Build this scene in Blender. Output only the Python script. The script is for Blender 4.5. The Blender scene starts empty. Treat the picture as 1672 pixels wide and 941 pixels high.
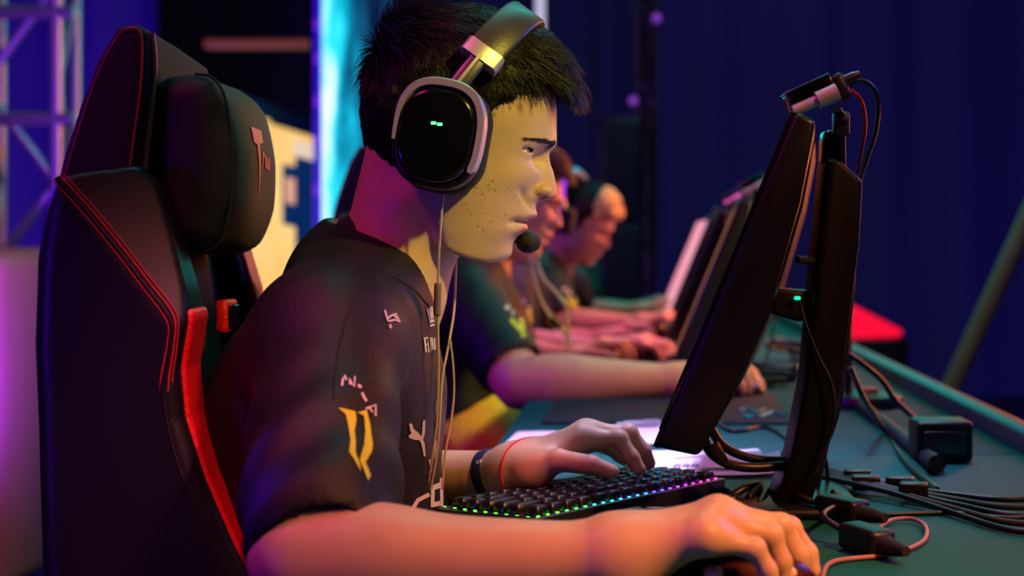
import bpy, bmesh, math, random
import numpy as np
from mathutils import Vector, Matrix
from mathutils.bvhtree import BVHTree

random.seed(7)
RNG = np.random.default_rng(11)
SC = bpy.context.scene
COL = SC.collection
PI = math.pi

# ---- the place is laid out in metres: X = the way the players look, Y = along the row, Z = up
F, U0, V0, ZC = 2322.0, 1040.0, 400.0, 1.01
TZ = 0.74                                   # table top


def P(u, v, d):
    return np.array(((u - U0) / F * d, d, ZC - (v - V0) / F * d))


def lin(c):
    return tuple(((x / 255.0) / 12.92 if x / 255.0 <= 0.04045 else ((x / 255.0 + 0.055) / 1.055) ** 2.4) for x in c)


# ------------------------------------------------------------------ materials
def mat(name, rgb, rough=0.5, metal=0.0, noise=None, bump=None, emit=None, emit_s=0.0, spec=0.5, sss=0.0, coat=0.0):
    """rgb 0..255.  noise=(scale, amount) value variation; bump=(scale, strength, detail)."""
    m = bpy.data.materials.new(name)
    m.use_nodes = True
    nt = m.node_tree
    b = nt.nodes['Principled BSDF']
    c = lin(rgb) + (1.0,)
    b.inputs['Base Color'].default_value = c
    b.inputs['Roughness'].default_value = rough
    b.inputs['Metallic'].default_value = metal
    b.inputs['Specular IOR Level'].default_value = spec
    if coat:
        b.inputs['Coat Weight'].default_value = coat
        b.inputs['Coat Roughness'].default_value = 0.15
    if sss:
        b.inputs['Subsurface Weight'].default_value = sss
        b.inputs['Subsurface Radius'].default_value = (0.006, 0.003, 0.002)
        b.inputs['Subsurface Scale'].default_value = 1.0
    if emit is not None:
        b.inputs['Emission Color'].default_value = lin(emit) + (1.0,)
        b.inputs['Emission Strength'].default_value = emit_s
    if noise or bump:
        tc = nt.nodes.new('ShaderNodeTexCoord')
    if noise:
        n = nt.nodes.new('ShaderNodeTexNoise')
        n.inputs['Scale'].default_value = noise[0]
        n.inputs['Detail'].default_value = 4
        nt.links.new(tc.outputs['Object'], n.inputs['Vector'])
        mx = nt.nodes.new('ShaderNodeMix')
        mx.data_type = 'RGBA'
        k = noise[1]
        mx.inputs['A'].default_value = tuple(x * (1 - k) for x in c[:3]) + (1,)
        mx.inputs['B'].default_value = tuple(min(1, x * (1 + k)) for x in c[:3]) + (1,)
        nt.links.new(n.outputs['Fac'], mx.inputs['Factor'])
        nt.links.new(mx.outputs['Result'], b.inputs['Base Color'])
    if bump:
        n2 = nt.nodes.new('ShaderNodeTexNoise')
        n2.inputs['Scale'].default_value = bump[0]
        n2.inputs['Detail'].default_value = bump[2] if len(bump) > 2 else 3
        nt.links.new(tc.outputs['Object'], n2.inputs['Vector'])
        bp = nt.nodes.new('ShaderNodeBump')
        bp.inputs['Strength'].default_value = bump[1]
        bp.inputs['Distance'].default_value = 0.01
        nt.links.new(n2.outputs['Fac'], bp.inputs['Height'])
        nt.links.new(bp.outputs['Normal'], b.inputs['Normal'])
    return m


# ------------------------------------------------------------------ object helpers
def link(name, me, m=None, parent=None, smooth=True):
    o = bpy.data.objects.new(name, me)
    COL.objects.link(o)
    if m is not None:
        if isinstance(m, (list, tuple)):
            for x in m:
                me.materials.append(x)
        else:
            me.materials.append(m)
    if smooth and len(me.polygons):
        me.polygons.foreach_set('use_smooth', np.ones(len(me.polygons), dtype=bool))
    if parent is not None:
        o.parent = parent                   # every root keeps the identity until its parts are in place
        o.matrix_parent_inverse = parent.matrix_world.inverted() if parent.get('_moved') else Matrix()
    return o


def tag(o, label=None, cat=None, group=None, kind=None):
    if label:
        o['label'] = label
    if cat:
        o['category'] = cat
    if group:
        o['group'] = group
    if kind:
        o['kind'] = kind
    return o


def empty(name, loc=(0, 0, 0), label=None, cat=None, group=None):
    o = bpy.data.objects.new(name, None)
    o.empty_display_size = 0.05
    COL.objects.link(o)
    o.location = loc
    tag(o, label, cat, group)
    return o


def from_arrays(V, Q):
    me = bpy.data.meshes.new('m')
    me.from_pydata([tuple(v) for v in V], [], [tuple(q) for q in Q])
    return me


def fast_mesh(V, Q):
    """quads only, numpy in"""
    me = bpy.data.meshes.new('m')
    n = len(V)
    me.vertices.add(n)
    me.vertices.foreach_set('co', np.asarray(V, dtype=np.float32).ravel())
    q = len(Q)
    me.loops.add(q * 4)
    me.loops.foreach_set('vertex_index', np.asarray(Q, dtype=np.int32).ravel())
    me.polygons.add(q)
    me.polygons.foreach_set('loop_start', np.arange(0, q * 4, 4, dtype=np.int32))
    me.update(calc_edges=True)
    me.validate()
    return me


class MB:
    """collects simple shapes into one mesh"""

    def __init__(self):
        self.V, self.Fc, self.n = [], [], 0
        self.mi, self.cur = [], 0

    def add(self, V, Fc, M=None):
        V = np.asarray(V, float)
        if M is not None:
            M = np.asarray(M)
            V = V @ M[:3, :3].T + M[:3, 3]
        self.V.append(V)
        for f in Fc:
            self.Fc.append([i + self.n for i in f])
            self.mi.append(self.cur)
        self.n += len(V)
        return self

    def box(self, lo, hi, bev=0.0, seg=2, M=None):
        bm = bmesh.new()
        bmesh.ops.create_cube(bm, size=1.0)
        lo, hi = np.array(lo, float), np.array(hi, float)
        for v in bm.verts:
            for i in range(3):
                v.co[i] = lo[i] if v.co[i] < 0 else hi[i]
        if bev > 0:
            bmesh.ops.bevel(bm, geom=bm.edges[:], offset=bev, segments=seg, affect='EDGES', profile=0.5)
        return self.bm(bm, M)

    def bm(self, bm, M=None):
        bm.verts.index_update()
        V = [tuple(v.co) for v in bm.verts]
        Fc = [[v.index for v in f.verts] for f in bm.faces]
        bm.free()
        return self.add(V, Fc, M)

    def tube(self, pts, r, n=8, caps=True, flat=None):
        """sweep along pts; r scalar or list; flat=(normal, w, t) gives a ribbon"""
        pts = np.asarray(pts, float)
        k = len(pts)
        R = np.full(k, r) if np.isscalar(r) else np.asarray(r, float)
        T = np.gradient(pts, axis=0)
        T /= np.linalg.norm(T, axis=1)[:, None] + 1e-12
        up = np.array((0.12, 0.31, 0.94))
        if abs(T[0] @ up) > 0.9:
            up = np.array((1.0, 0.1, 0.0))
        N = up - (up @ T[0]) * T[0]
        N /= np.linalg.norm(N)
        V = []
        for i in range(k):
            N = N - (N @ T[i]) * T[i]
            N /= np.linalg.norm(N) + 1e-12
            B = np.cross(T[i], N)
            for j in range(n):
                a = 2 * PI * j / n
                V.append(pts[i] + R[i] * (math.cos(a) * N + math.sin(a) * B))
        Fc = [[i * n + j, i * n + (j + 1) % n, (i + 1) * n + (j + 1) % n, (i + 1) * n + j] for i in range(k - 1) for j in range(n)]
        if caps:
            Fc.append(list(range(n))[::-1])
            Fc.append([(k - 1) * n + j for j in range(n)])
        return self.add(V, Fc)

    def lathe(self, prof, n=24, M=None):
        """prof: list of (r, z)"""
        k = len(prof)
        V = [(r * math.cos(2 * PI * j / n), r * math.sin(2 * PI * j / n), z) for r, z in prof for j in range(n)]
        Fc = [[i * n + j, i * n + (j + 1) % n, (i + 1) * n + (j + 1) % n, (i + 1) * n + j] for i in range(k - 1) for j in range(n)]
        Fc.append(list(range(n))[::-1])
        Fc.append([(k - 1) * n + j for j in range(n)])
        return self.add(V, Fc, M)

    def prism(self, poly, t0, t1, bev=0.0, M=None, axis='z', seg=2):
        """extrude a 2-D outline; axis='y' maps (a,b) to (X,Z) and extrudes along Y"""
        bm = bmesh.new()
        vs = [bm.verts.new((a, b, t0) if axis == 'z' else (a, t0, b)) for a, b in poly]
        f = bm.faces.new(vs)
        r = bmesh.ops.extrude_face_region(bm, geom=[f])
        d = (0, 0, t1 - t0) if axis == 'z' else (0, t1 - t0, 0)
        bmesh.ops.translate(bm, vec=d, verts=[e for e in r['geom'] if isinstance(e, bmesh.types.BMVert)])
        bmesh.ops.recalc_face_normals(bm, faces=bm.faces[:])
        if bev > 0:
            ed = [e for e in bm.edges if e.calc_face_angle(0) > 0.5]
            bmesh.ops.bevel(bm, geom=ed, offset=bev, segments=seg, affect='EDGES', profile=0.5)
        return self.bm(bm, M)

    def build(self, name, m, parent=None, smooth=True, sharp=0.95):
        me = from_arrays(np.concatenate(self.V), self.Fc)
        o = link(name, me, m, parent, smooth)
        if isinstance(m, (list, tuple)):
            me.polygons.foreach_set('material_index', np.array(self.mi, dtype=np.int32))
        if smooth:
            me.set_sharp_from_angle(angle=sharp)
        return o


def rotM(axis, a, at=(0, 0, 0)):
    at = Vector(at)
    return np.array(Matrix.Translation(at) @ Matrix.Rotation(a, 4, axis) @ Matrix.Translation(-at))


def frame(o, x, y, z):
    M = np.eye(4)
    M[:3, 0], M[:3, 1], M[:3, 2], M[:3, 3] = x, y, z, o
    return M


def spline(pts, n=10):
    """Catmull-Rom through pts"""
    p = np.asarray(pts, float)
    p = np.vstack([2 * p[0] - p[1], p, 2 * p[-1] - p[-2]])
    out = []
    for i in range(1, len(p) - 2):
        a, b, c, d = p[i - 1], p[i], p[i + 1], p[i + 2]
        for t in np.linspace(0, 1, n, endpoint=False):
            out.append(0.5 * ((2 * b) + (c - a) * t + (2 * a - 5 * b + 4 * c - d) * t * t + (3 * b - a - 3 * c + d) * t ** 3))
    out.append(p[-2])
    return np.array(out)


def copy_tree(o, parent=None):
    c = o.copy()
    COL.objects.link(c)
    if parent is not None:
        c.parent = parent
        c.matrix_parent_inverse = o.matrix_parent_inverse.copy()
    for ch in list(o.children):
        copy_tree(ch, c)
    return c


# ------------------------------------------------------------------ signed-distance modelling
def smin(a, b, k):
    if k <= 0:
        return np.minimum(a, b)
    h = np.maximum(k - np.abs(a - b), 0.0) / k
    return np.minimum(a, b) - h * h * k * 0.25


def smax(a, b, k):
    return -smin(-a, -b, k)


def sstep(x, a, b):
    t = np.clip((x - a) / (b - a), 0, 1)
    return t * t * (3 - 2 * t)


def cone(a, b, ra, rb):
    a, b = np.asarray(a, float), np.asarray(b, float)
    ab = b - a
    L2 = ab @ ab + 1e-12

    def f(p):
        t = np.clip(((p - a) @ ab) / L2, 0, 1)
        q = p - a - t[:, None] * ab
        return np.sqrt(np.einsum('ij,ij->i', q, q)) - (ra + (rb - ra) * t)
    return f


def ellip(c, r, R=None):
    c, r = np.asarray(c, float), np.asarray(r, float)

    def f(p):
        q = p - c
        if R is not None:
            q = q @ R
        k0 = np.sqrt(np.einsum('ij,ij->i', q / r, q / r))
        k1 = np.sqrt(np.einsum('ij,ij->i', q / (r * r), q / (r * r))) + 1e-9
        return k0 * (k0 - 1.0) / k1
    return f


def rbox(c, h, rad, R=None):
    c, h = np.asarray(c, float), np.asarray(h, float) - rad

    def f(p):
        q = p - c
        if R is not None:
            q = q @ R
        q = np.abs(q) - h
        return np.linalg.norm(np.maximum(q, 0), axis=1) + np.minimum(q.max(axis=1), 0) - rad
    return f


def poly2(pts):
    """signed distance to a 2-D polygon"""
    pts = np.asarray(pts, float)

    def f(a, b):
        d = np.full(a.shape, 1e9)
        s = np.ones(a.shape)
        n = len(pts)
        for i in range(n):
            p0, p1 = pts[i], pts[i - 1]
            e = p1 - p0
            wx, wy = a - p0[0], b - p0[1]
            t = np.clip((wx * e[0] + wy * e[1]) / (e @ e + 1e-15), 0, 1)
            d = np.minimum(d, (wx - e[0] * t) ** 2 + (wy - e[1] * t) ** 2)
            c1, c2, c3 = b >= p0[1], b < p1[1], e[0] * wy > e[1] * wx
            flip = (c1 & c2 & c3) | (~c1 & ~c2 & ~c3)
            s = np.where(flip, -s, s)
        return s * np.sqrt(d)
    return f


def extr(poly, y0, y1, rad):
    """outline in X,Z extruded along Y with rounded edges (rad)"""
    g = poly2(poly)
    ym, yh = (y0 + y1) / 2, (y1 - y0) / 2 - rad

    def f(p):
        a = g(p[:, 0], p[:, 2]) + rad
        b = np.abs(p[:, 1] - ym) - yh
        return np.minimum(np.maximum(a, b), 0) + np.hypot(np.maximum(a, 0), np.maximum(b, 0)) - rad
    return f


class Sdf:
    def __init__(self):
        self.ops = []

    def u(self, f, k=0.0):
        self.ops.append(('u', f, k)); return self

    def s(self, f, k=0.0):
        self.ops.append(('s', f, k)); return self

    def i(self, f, k=0.0):
        self.ops.append(('i', f, k)); return self

    def d(self, f):
        self.ops.append(('d', f, 0)); return self

    def ev(self, p, c=None, R=None):
        d = np.full(len(p), 1e3)
        for t, f, k in self.ops:
            if c is not None and t in 'us':
                if f(c[None])[0] > 1.25 * R + k + 0.01:
                    continue
            if t == 'u':
                d = smin(d, f(p), k)
            elif t == 's':
                d = smax(d, -f(p), k)
            elif t == 'i':
                d = smax(d, f(p), k)
            else:
                d = f(p, d)
        return d

    def mesh(self, lo, hi, h, c=8, slack=1.7):
        """sparse surface nets"""
        lo, hi = np.asarray(lo, float), np.asarray(hi, float)
        H = h * c
        n = np.ceil((hi - lo) / H).astype(int) + 1
        I = np.stack(np.meshgrid(*[np.arange(k) for k in n], indexing='ij'), -1).reshape(-1, 3)
        cen = lo + (I + 0.5) * H
        act = []
        for s in range(0, len(cen), 200000):
            act.append(np.abs(self.ev(cen[s:s + 200000])) < H * 0.87 * slack)
        I = I[np.concatenate(act)]
        blk = I // 4
        I = I[np.lexsort((I[:, 2], I[:, 1], I[:, 0], blk[:, 2], blk[:, 1], blk[:, 0]))]
        blk = I // 4
        key = (blk[:, 0] * 10007 + blk[:, 1]) * 10007 + blk[:, 2]
        cuts = np.flatnonzero(np.diff(key)) + 1
        off = np.stack(np.meshgrid(*[np.arange(c + 1)] * 3, indexing='ij'), -1).reshape(-1, 3)
        NN = (n + 2) * c + 4
        vid, vco, quads = [], [], []

        def gid(a):
            return (a[..., 0].astype(np.int64) * NN[1] + a[..., 1]) * NN[2] + a[..., 2]
        for grp in np.split(I, cuts):
            if not len(grp):
                continue
            L = grp[:, None, :] * c + off[None]
            p = lo + L.reshape(-1, 3) * h
            bc = (p.min(0) + p.max(0)) / 2
            R = np.linalg.norm(p.max(0) - p.min(0)) / 2
            m = c + 1
            v = self.ev(p, bc, R).reshape(len(grp), m, m, m)
            ins = v < 0
            cnt = sum(ins[:, i:i + c, j:j + c, k:k + c].astype(np.int8) for i in (0, 1) for j in (0, 1) for k in (0, 1))
            g, x, y, z = np.nonzero((cnt > 0) & (cnt < 8))
            if not len(g):
                continue
            acc = np.zeros((len(g), 3)); num = np.zeros(len(g))
            for ax in range(3):
                o1, o2 = [(1, 2), (0, 2), (0, 1)][ax]
                for a in (0, 1):
                    for b in (0, 1):
                        q0 = np.zeros(3, int); q0[o1] = a; q0[o2] = b
                        q1 = q0.copy(); q1[ax] = 1
                        va = v[g, x + q0[0], y + q0[1], z + q0[2]]
                        vb = v[g, x + q1[0], y + q1[1], z + q1[2]]
                        w = (va < 0) != (vb < 0)
                        t = np.where(w, va / np.where(w, va - vb, 1), 0)
                        pt = np.tile(q0.astype(float), (len(g), 1)); pt[:, ax] += t
                        acc += pt * w[:, None]; num += w
            base = grp[g] * c + np.stack((x, y, z), -1)
            vid.append(gid(base + 1))
            vco.append(lo + (base + acc / num[:, None]) * h)
            for ax in range(3):
                o1, o2 = [(1, 2), (2, 0), (0, 1)][ax]
                sl0 = [slice(0, c)] * 3
                sl1 = [slice(0, c)] * 3; sl1[ax] = slice(1, c + 1)
                A, B = ins[(slice(None), *sl0)], ins[(slice(None), *sl1)]
                g2, x2, y2, z2 = np.nonzero(A != B)
                if not len(g2):
                    continue
                e = grp[g2] * c + np.stack((x2, y2, z2), -1) + 1
                d1 = np.zeros(3, int); d1[o1] = -1
                d2 = np.zeros(3, int); d2[o2] = -1
                q = np.stack((gid(e + d1 + d2), gid(e + d2), gid(e), gid(e + d1)), -1)
                fl = ~A[g2, x2, y2, z2]
                q[fl] = q[fl][:, ::-1]
                quads.append(q)
        vid, vco, quads = np.concatenate(vid), np.concatenate(vco), np.concatenate(quads)
        o = np.argsort(vid)
        vid, vco = vid[o], vco[o]
        idx = np.clip(np.searchsorted(vid, quads), 0, len(vid) - 1)
        ok = (vid[idx] == quads).all(1)
        return vco, idx[ok]


def interp(xs, ys, x):
    return np.interp(x, xs, ys)


def smooth_curve(xs, ys, sig=4.0):
    """piecewise data -> smooth lookup at 1-unit steps"""
    g = np.arange(xs[0] - 40, xs[-1] + 41)
    y = np.interp(g, xs, ys)
    k = np.exp(-0.5 * (np.arange(-20, 21) / sig) ** 2)
    k /= k.sum()
    y = np.convolve(np.pad(y, 20, mode='edge'), k, 'valid')
    return lambda q: np.interp(q, g, y)


def wob(p, f, seed=0.0):
    """cheap smooth noise in -1..1"""
    x, y, z = p[:, 0] * f + seed, p[:, 1] * f + seed * 1.7, p[:, 2] * f - seed * 0.6
    return (np.sin(x + 1.3 * np.sin(y * 0.9)) + np.sin(1.1 * y + 1.5 * np.sin(z * 0.8 + 1)) + np.sin(0.93 * z + 1.4 * np.sin(x * 1.1 + 2))) / 3
# ------------------------------------------------------------------ heads, arms and hands
HD = 1.42                     # distance of the first player's head
S = HD / F                    # metres per traced unit there

_v = [120, 150, 180, 205, 221, 239, 252, 266, 280, 305, 326, 333, 340, 351, 356, 361, 366, 373, 380, 388, 401, 417, 428, 440]
XF = smooth_curve(_v, [880, 897, 905, 908, 909, 906, 898, 893, 889, 884, 879, 876.5, 876, 876, 874, 862, 858, 859, 854, 842, 835, 832, 823, 800], 2.2)
XFS = smooth_curve([120, 150, 180, 210, 240, 270, 300, 340, 380, 410, 428, 440], [880, 897, 905, 908, 905, 894, 886, 876, 857, 836, 823, 800], 9)
XB = smooth_curve([120, 150, 290, 330, 380, 430, 450], [650, 640, 640, 662, 690, 700, 700], 6)
HW = smooth_curve([120, 150, 200, 250, 300, 340, 380, 415, 440], [112, 116, 119, 113, 106, 98, 88, 76, 66], 6)
UM = smooth_curve([120, 150, 250, 300, 350, 400, 440], [735, 740, 738, 742, 738, 742, 748], 6)
PE = smooth_curve([120, 250, 330, 400, 440], [2.15, 2.0, 1.85, 1.75, 1.7], 6)
NOSE = smooth_curve([240, 250, 258, 270, 282, 300, 312, 319, 324, 328, 332, 340], [0, 0, 4, 9, 15.5, 22.5, 27, 29, 23, 7, 0, 0], 1.6)
NW = smooth_curve([240, 262, 285, 305, 318, 330], [11, 12.5, 14, 18, 20, 19], 3)
VJ = smooth_curve([640, 690, 720, 752, 775, 800, 830, 860], [350, 372, 393, 411, 420, 427, 429, 427], 4)


def to_uvc(p):
    return p[:, 0] / S + U0, V0 - (p[:, 2] - ZC) / S, (p[:, 1] - HD) / S


def U(u, v, c=0.0):
    """a traced point on the first player's head -> metres"""
    return np.array(((u - U0) * S, HD + c * S, ZC - (v - V0) * S))


def gauss(x, s):
    return np.exp(-0.5 * (x / s) ** 2)


def face(p):
    u, v, c = to_uvc(p)
    ac = np.abs(c)
    xf, xb, w, um, pe = XFS(v), XB(v), HW(v), UM(v), PE(v)
    disp = (XF(v) - xf) * np.exp(-(ac / 36.0) ** 2.4)
    disp += NOSE(v) * np.exp(-(ac / NW(v)) ** 2.3)
    disp += 6.5 * gauss(v - 236, 6.5) * gauss(ac - 30, 18)                       # brow ridge
    disp -= 15.0 * gauss(v - 256, 12) * gauss(ac - 40, 20)                     # eye sockets
    disp -= 17.0 * gauss(v - 260, 11) * gauss(ac - 24, 8.5)                       # hollow beside the bridge
    disp += 4.5 * gauss(v - 290, 13) * gauss(ac - 62, 20)                      # cheekbones
    disp -= 5.0 * gauss(v - 335, 20) * gauss(ac - 58, 18)
    disp -= 7.0 * gauss(v - 363, 5) * gauss(ac - 42, 7)                        # mouth corners
    disp += 3.0 * gauss(v - 352, 5) * gauss(ac - 14, 14)                       # upper lip
    disp += 4.5 * gauss(v - 374, 5.0) * gauss(ac - 10, 17)                     # lower lip
    disp -= 3.0 * gauss(v - 338, 8) * gauss(ac, 5)                             # philtrum
    disp -= 4.0 * gauss(v - 312, 13) * gauss(ac - 34, 7)                     # crease behind the nose wing
    disp -= 7.0 * gauss((v - 330) + 0.9 * (ac - 34), 5) * gauss(ac - 42, 14) * sstep(v, 300, 318)   # fold beside the mouth
    disp += 4.0 * gauss(v - 412, 9) * gauss(ac - 12, 14)                       # chin
    fw = sstep(u, um + 20, um + 80)
    u = u - disp * fw
    hf = np.maximum(xf - um, 5)
    hb = np.maximum(um - xb, 5)
    h = np.where(u > um, hf, hb)
    a, b = np.abs(u - um) / h + 1e-6, ac / w + 1e-6
    r = (a ** pe + b ** pe) ** (1 / pe)
    g = np.sqrt(((a / r) ** (pe - 1) / h) ** 2 + ((b / r) ** (pe - 1) / w) ** 2)
    d = (r - 1) / np.maximum(g, 1e-4)
    d = np.clip(d, -60, 400)
    lo = (v - VJ(u)) * 0.93 - 0.06 * ac                                        # underside of the jaw
    d = smax(d, lo, 9.0)
    d = smax(d, 130 - v, 5.0)
    return d * S


def head_ops(B, W=None, wide=True):
    """W: 4x4 moving the traced head elsewhere"""
    if W is None:
        wr = lambda f: f
    else:
        Wi = np.array(Matrix(W).inverted())
        wr = lambda f: (lambda p: f(p @ Wi[:3, :3].T + Wi[:3, 3]))
    e = lambda c, r, k, op='u', R=None: getattr(B, op)(wr(ellip(U(*c), np.array(r) * S, R)), k * S)
    e((752, 168, 0), (155, 122, 146), 0)                       # skull
    e((705, 200, 0), (104, 110, 104), 25)
    B.u(wr(face), 12 * S)
    for s in (-1, 1):
        e((882, 311.5, 18 * s), (20.5, 11.5, 11.0), 3.5)               # wings of the nose
        e((848.5, 249.5, 48 * s), (23.0, 22.5, 21.5), 6)             # lids over the eyeballs
        e((712, 228, 112 * s), (20, 9, 36), 8)                 # ears
    # neck
    B.u(wr(cone(U(668, 290), U(640, 430), 78 * S, 84 * S)), 26 * S)
    B.u(wr(cone(U(640, 420), U(592, 530), 82 * S, 100 * S)), 26 * S)
    B.u(wr(cone(U(700, 400), U(668, 500), 40 * S, 44 * S)), 40 * S)
    for s in (-1, 1):
        B.u(wr(cone(U(675, 330, 62 * s), U(690, 490, 16 * s), 15 * S, 15 * S)), 40 * S)   # neck tendon
        e((886, 324, 12 * s), (9, 5.5, 6), 2, 's')               # nostrils
        # eye opening, a slit between the lids
        R = np.array(Matrix.Rotation(0.0, 3, 'Y'))
        e((861, 247.5, 52 * s), (13.0, 23, 5.0), 1.2, 's', np.array(Matrix.Rotation(math.radians(8), 3, 'Y')))
        e((858, 232, 50 * s), (20, 21, 6.0), 7, 'u', np.array(Matrix.Rotation(math.radians(6), 3, 'Y')))   # fold of the upper lid
    e((857, 362.0, 0), (24, 44, 3.4), 2.0, 's')                # parted lips


def hand_ops(B, J, wrist, r=1.0, k=0.006):
    """J: dict finger -> list of 4 joints (metres); thumb has 4 as well"""
    w = np.asarray(wrist, float)
    for n, ch in J.items():
        if n == 'thumb':
            rr = [0.0135, 0.0115, 0.0098, 0.0078]
        else:
            q = {'index': 1.0, 'middle': 1.03, 'ring': 0.97, 'pinky': 0.85}[n]
            rr = [0.0108 * q, 0.0092 * q, 0.0082 * q, 0.0068 * q]
        rr = [x * r for x in rr]
        for i in range(3):
            B.u(cone(ch[i], ch[i + 1], rr[i], rr[i + 1]), 0.0035 if i else 0.006)
        if n != 'thumb':
            B.u(ellip(ch[1], (rr[1] * 1.1,) * 3), 0.003)      # knuckle
            B.u(cone(w, ch[0], 0.0185 * r, 0.0125 * r), 0.018)
            B.u(ellip(ch[0] + np.array((0, 0, 0.002)), (0.013 * r, 0.0105 * r, 0.0115 * r)), 0.006)
        else:
            B.u(cone(w, ch[0], 0.0205 * r, 0.0150 * r), 0.03)
            B.u(cone(ch[0], J['index'][0], 0.0135 * r, 0.009 * r), 0.012)


def arm_ops(B, sh, el, wr, r=1.0, mid=None):
    sh, el, wr = map(lambda a: np.asarray(a, float), (sh, el, wr))
    if mid is None:
        mid = [(el + (wr - el) * 0.25, 0.043 * r), (el + (wr - el) * 0.6, 0.033 * r)]
    ch = [(el, 0.039 * r)] + list(mid) + [(wr, 0.0235 * r)]
    B.u(cone(sh, el, 0.052 * r, 0.041 * r), 0.03)
    sp = spline([np.append(q, x) for q, x in ch], 6)
    for a, b in zip(sp, sp[1:]):
        B.u(cone(a[:3], b[:3], a[3], b[3]), 0.004)


def torso_slices(rows, W=None):
    """rows: (v, front u, back u, half width in m), a soft trunk between horizontal slices"""
    vs = [r[0] for r in rows]
    ff, bb, ww = [smooth_curve(vs, [r[i] for r in rows], 12) for i in (1, 2, 3)]
    Wi = None if W is None else np.array(Matrix(W).inverted())

    def f(p):
        if Wi is not None:
            p = p @ Wi[:3, :3].T + Wi[:3, 3]
        u, v, c = to_uvc(p)
        c = c * S
        a0, a1, w = (bb(v) - U0) * S, (ff(v) - U0) * S, ww(v)
        xm, h = (a0 + a1) / 2, np.maximum((a1 - a0) / 2, 0.02)
        a, b = np.abs(p[:, 0] - xm) / h + 1e-6, np.abs(c) / w + 1e-6
        pe = 2.3
        r = (a ** pe + b ** pe) ** (1 / pe)
        g = np.sqrt(((a / r) ** (pe - 1) / h) ** 2 + ((b / r) ** (pe - 1) / w) ** 2)
        d = np.clip((r - 1) / np.maximum(g, 0.5), -0.1, 1)
        d = smax(d, (vs[0] - v) * S, 0.04)
        return smax(d, (v - vs[-1]) * S, 0.02)
    return f
# ------------------------------------------------------------------ the first player
HR = dict(
    index=[P(1165, 848, 1.105), P(1288, 864, 1.115), P(1318, 905, 1.115), P(1326, 932, 1.112)],
    middle=[P(1172, 843, 1.085), P(1274, 860, 1.095), P(1302, 908, 1.095), P(1308, 942, 1.095)],
    ring=[P(1168, 853, 1.065), P(1258, 874, 1.072), P(1276, 918, 1.072), P(1280, 948, 1.072)],
    pinky=[P(1150, 876, 1.045), P(1232, 896, 1.05), P(1254, 932, 1.05), P(1262, 955, 1.05)],
    thumb=[P(1060, 905, 1.10), P(1130, 908, 1.13), P(1190, 918, 1.145), P(1232, 930, 1.145)])
HL = dict(
    index=[P(950, 717, 1.46), P(1010, 717, 1.455), P(1031, 747, 1.452), P(1044, 767, 1.45)],
    middle=[P(957, 709, 1.483), P(1026, 708, 1.485), P(1050, 737, 1.487), P(1060, 756, 1.49)],
    ring=[P(950, 713, 1.506), P(1018, 716, 1.515), P(1043, 740, 1.52), P(1052, 753, 1.525)],
    pinky=[P(937, 722, 1.527), P(990, 729, 1.54), P(1010, 744, 1.545), P(1018, 752, 1.55)],
    thumb=[P(865, 768, 1.437), P(912, 752, 1.418), P(966, 760, 1.402), P(999, 771, 1.40)])
SHR, ELR, WRR = P(530, 532, 1.25), P(496, 908, 1.06), P(1010, 908, 1.062)
SHL, ELL, WRL = P(560, 520, 1.60), P(560, 800, 1.60), P(842, 772, 1.462)
TORSO = [(455, 690, 500, 0.13), (500, 702, 442, 0.172), (560, 712, 388, 0.186), (640, 718, 350, 0.185), (760, 722, 345, 0.18), (850, 724, 350, 0.175), (1010, 726, 360, 0.175), (1090, 726, 380, 0.175)]


def main_body():
    B = Sdf()
    head_ops(B)
    tr = [(v + 14, f - 16, b + 16, w - 0.012) for v, f, b, w in TORSO]
    B.u(torso_slices(tr), 0.03)
    B.u(cone(U(600, 490), SHR + np.array((0, 0, -0.015)), 0.052, 0.048), 0.03)
    B.u(cone(U(600, 490), SHL, 0.055, 0.052), 0.03)
    arm_ops(B, SHR, ELR, WRR, 1.0, [(P(611, 906, 1.06), 0.0375), (P(720, 912, 1.06), 0.0315), (P(850, 912, 1.06), 0.0275)])
    arm_ops(B, SHL, ELL, WRL, 0.92)
    hand_ops(B, HR, WRR, 1.0)
    hand_ops(B, HL, WRL, 0.98)
    return B.mesh((-0.50, 0.98, 0.55), (0.16, 1.70, 1.27), 0.0015)


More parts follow.
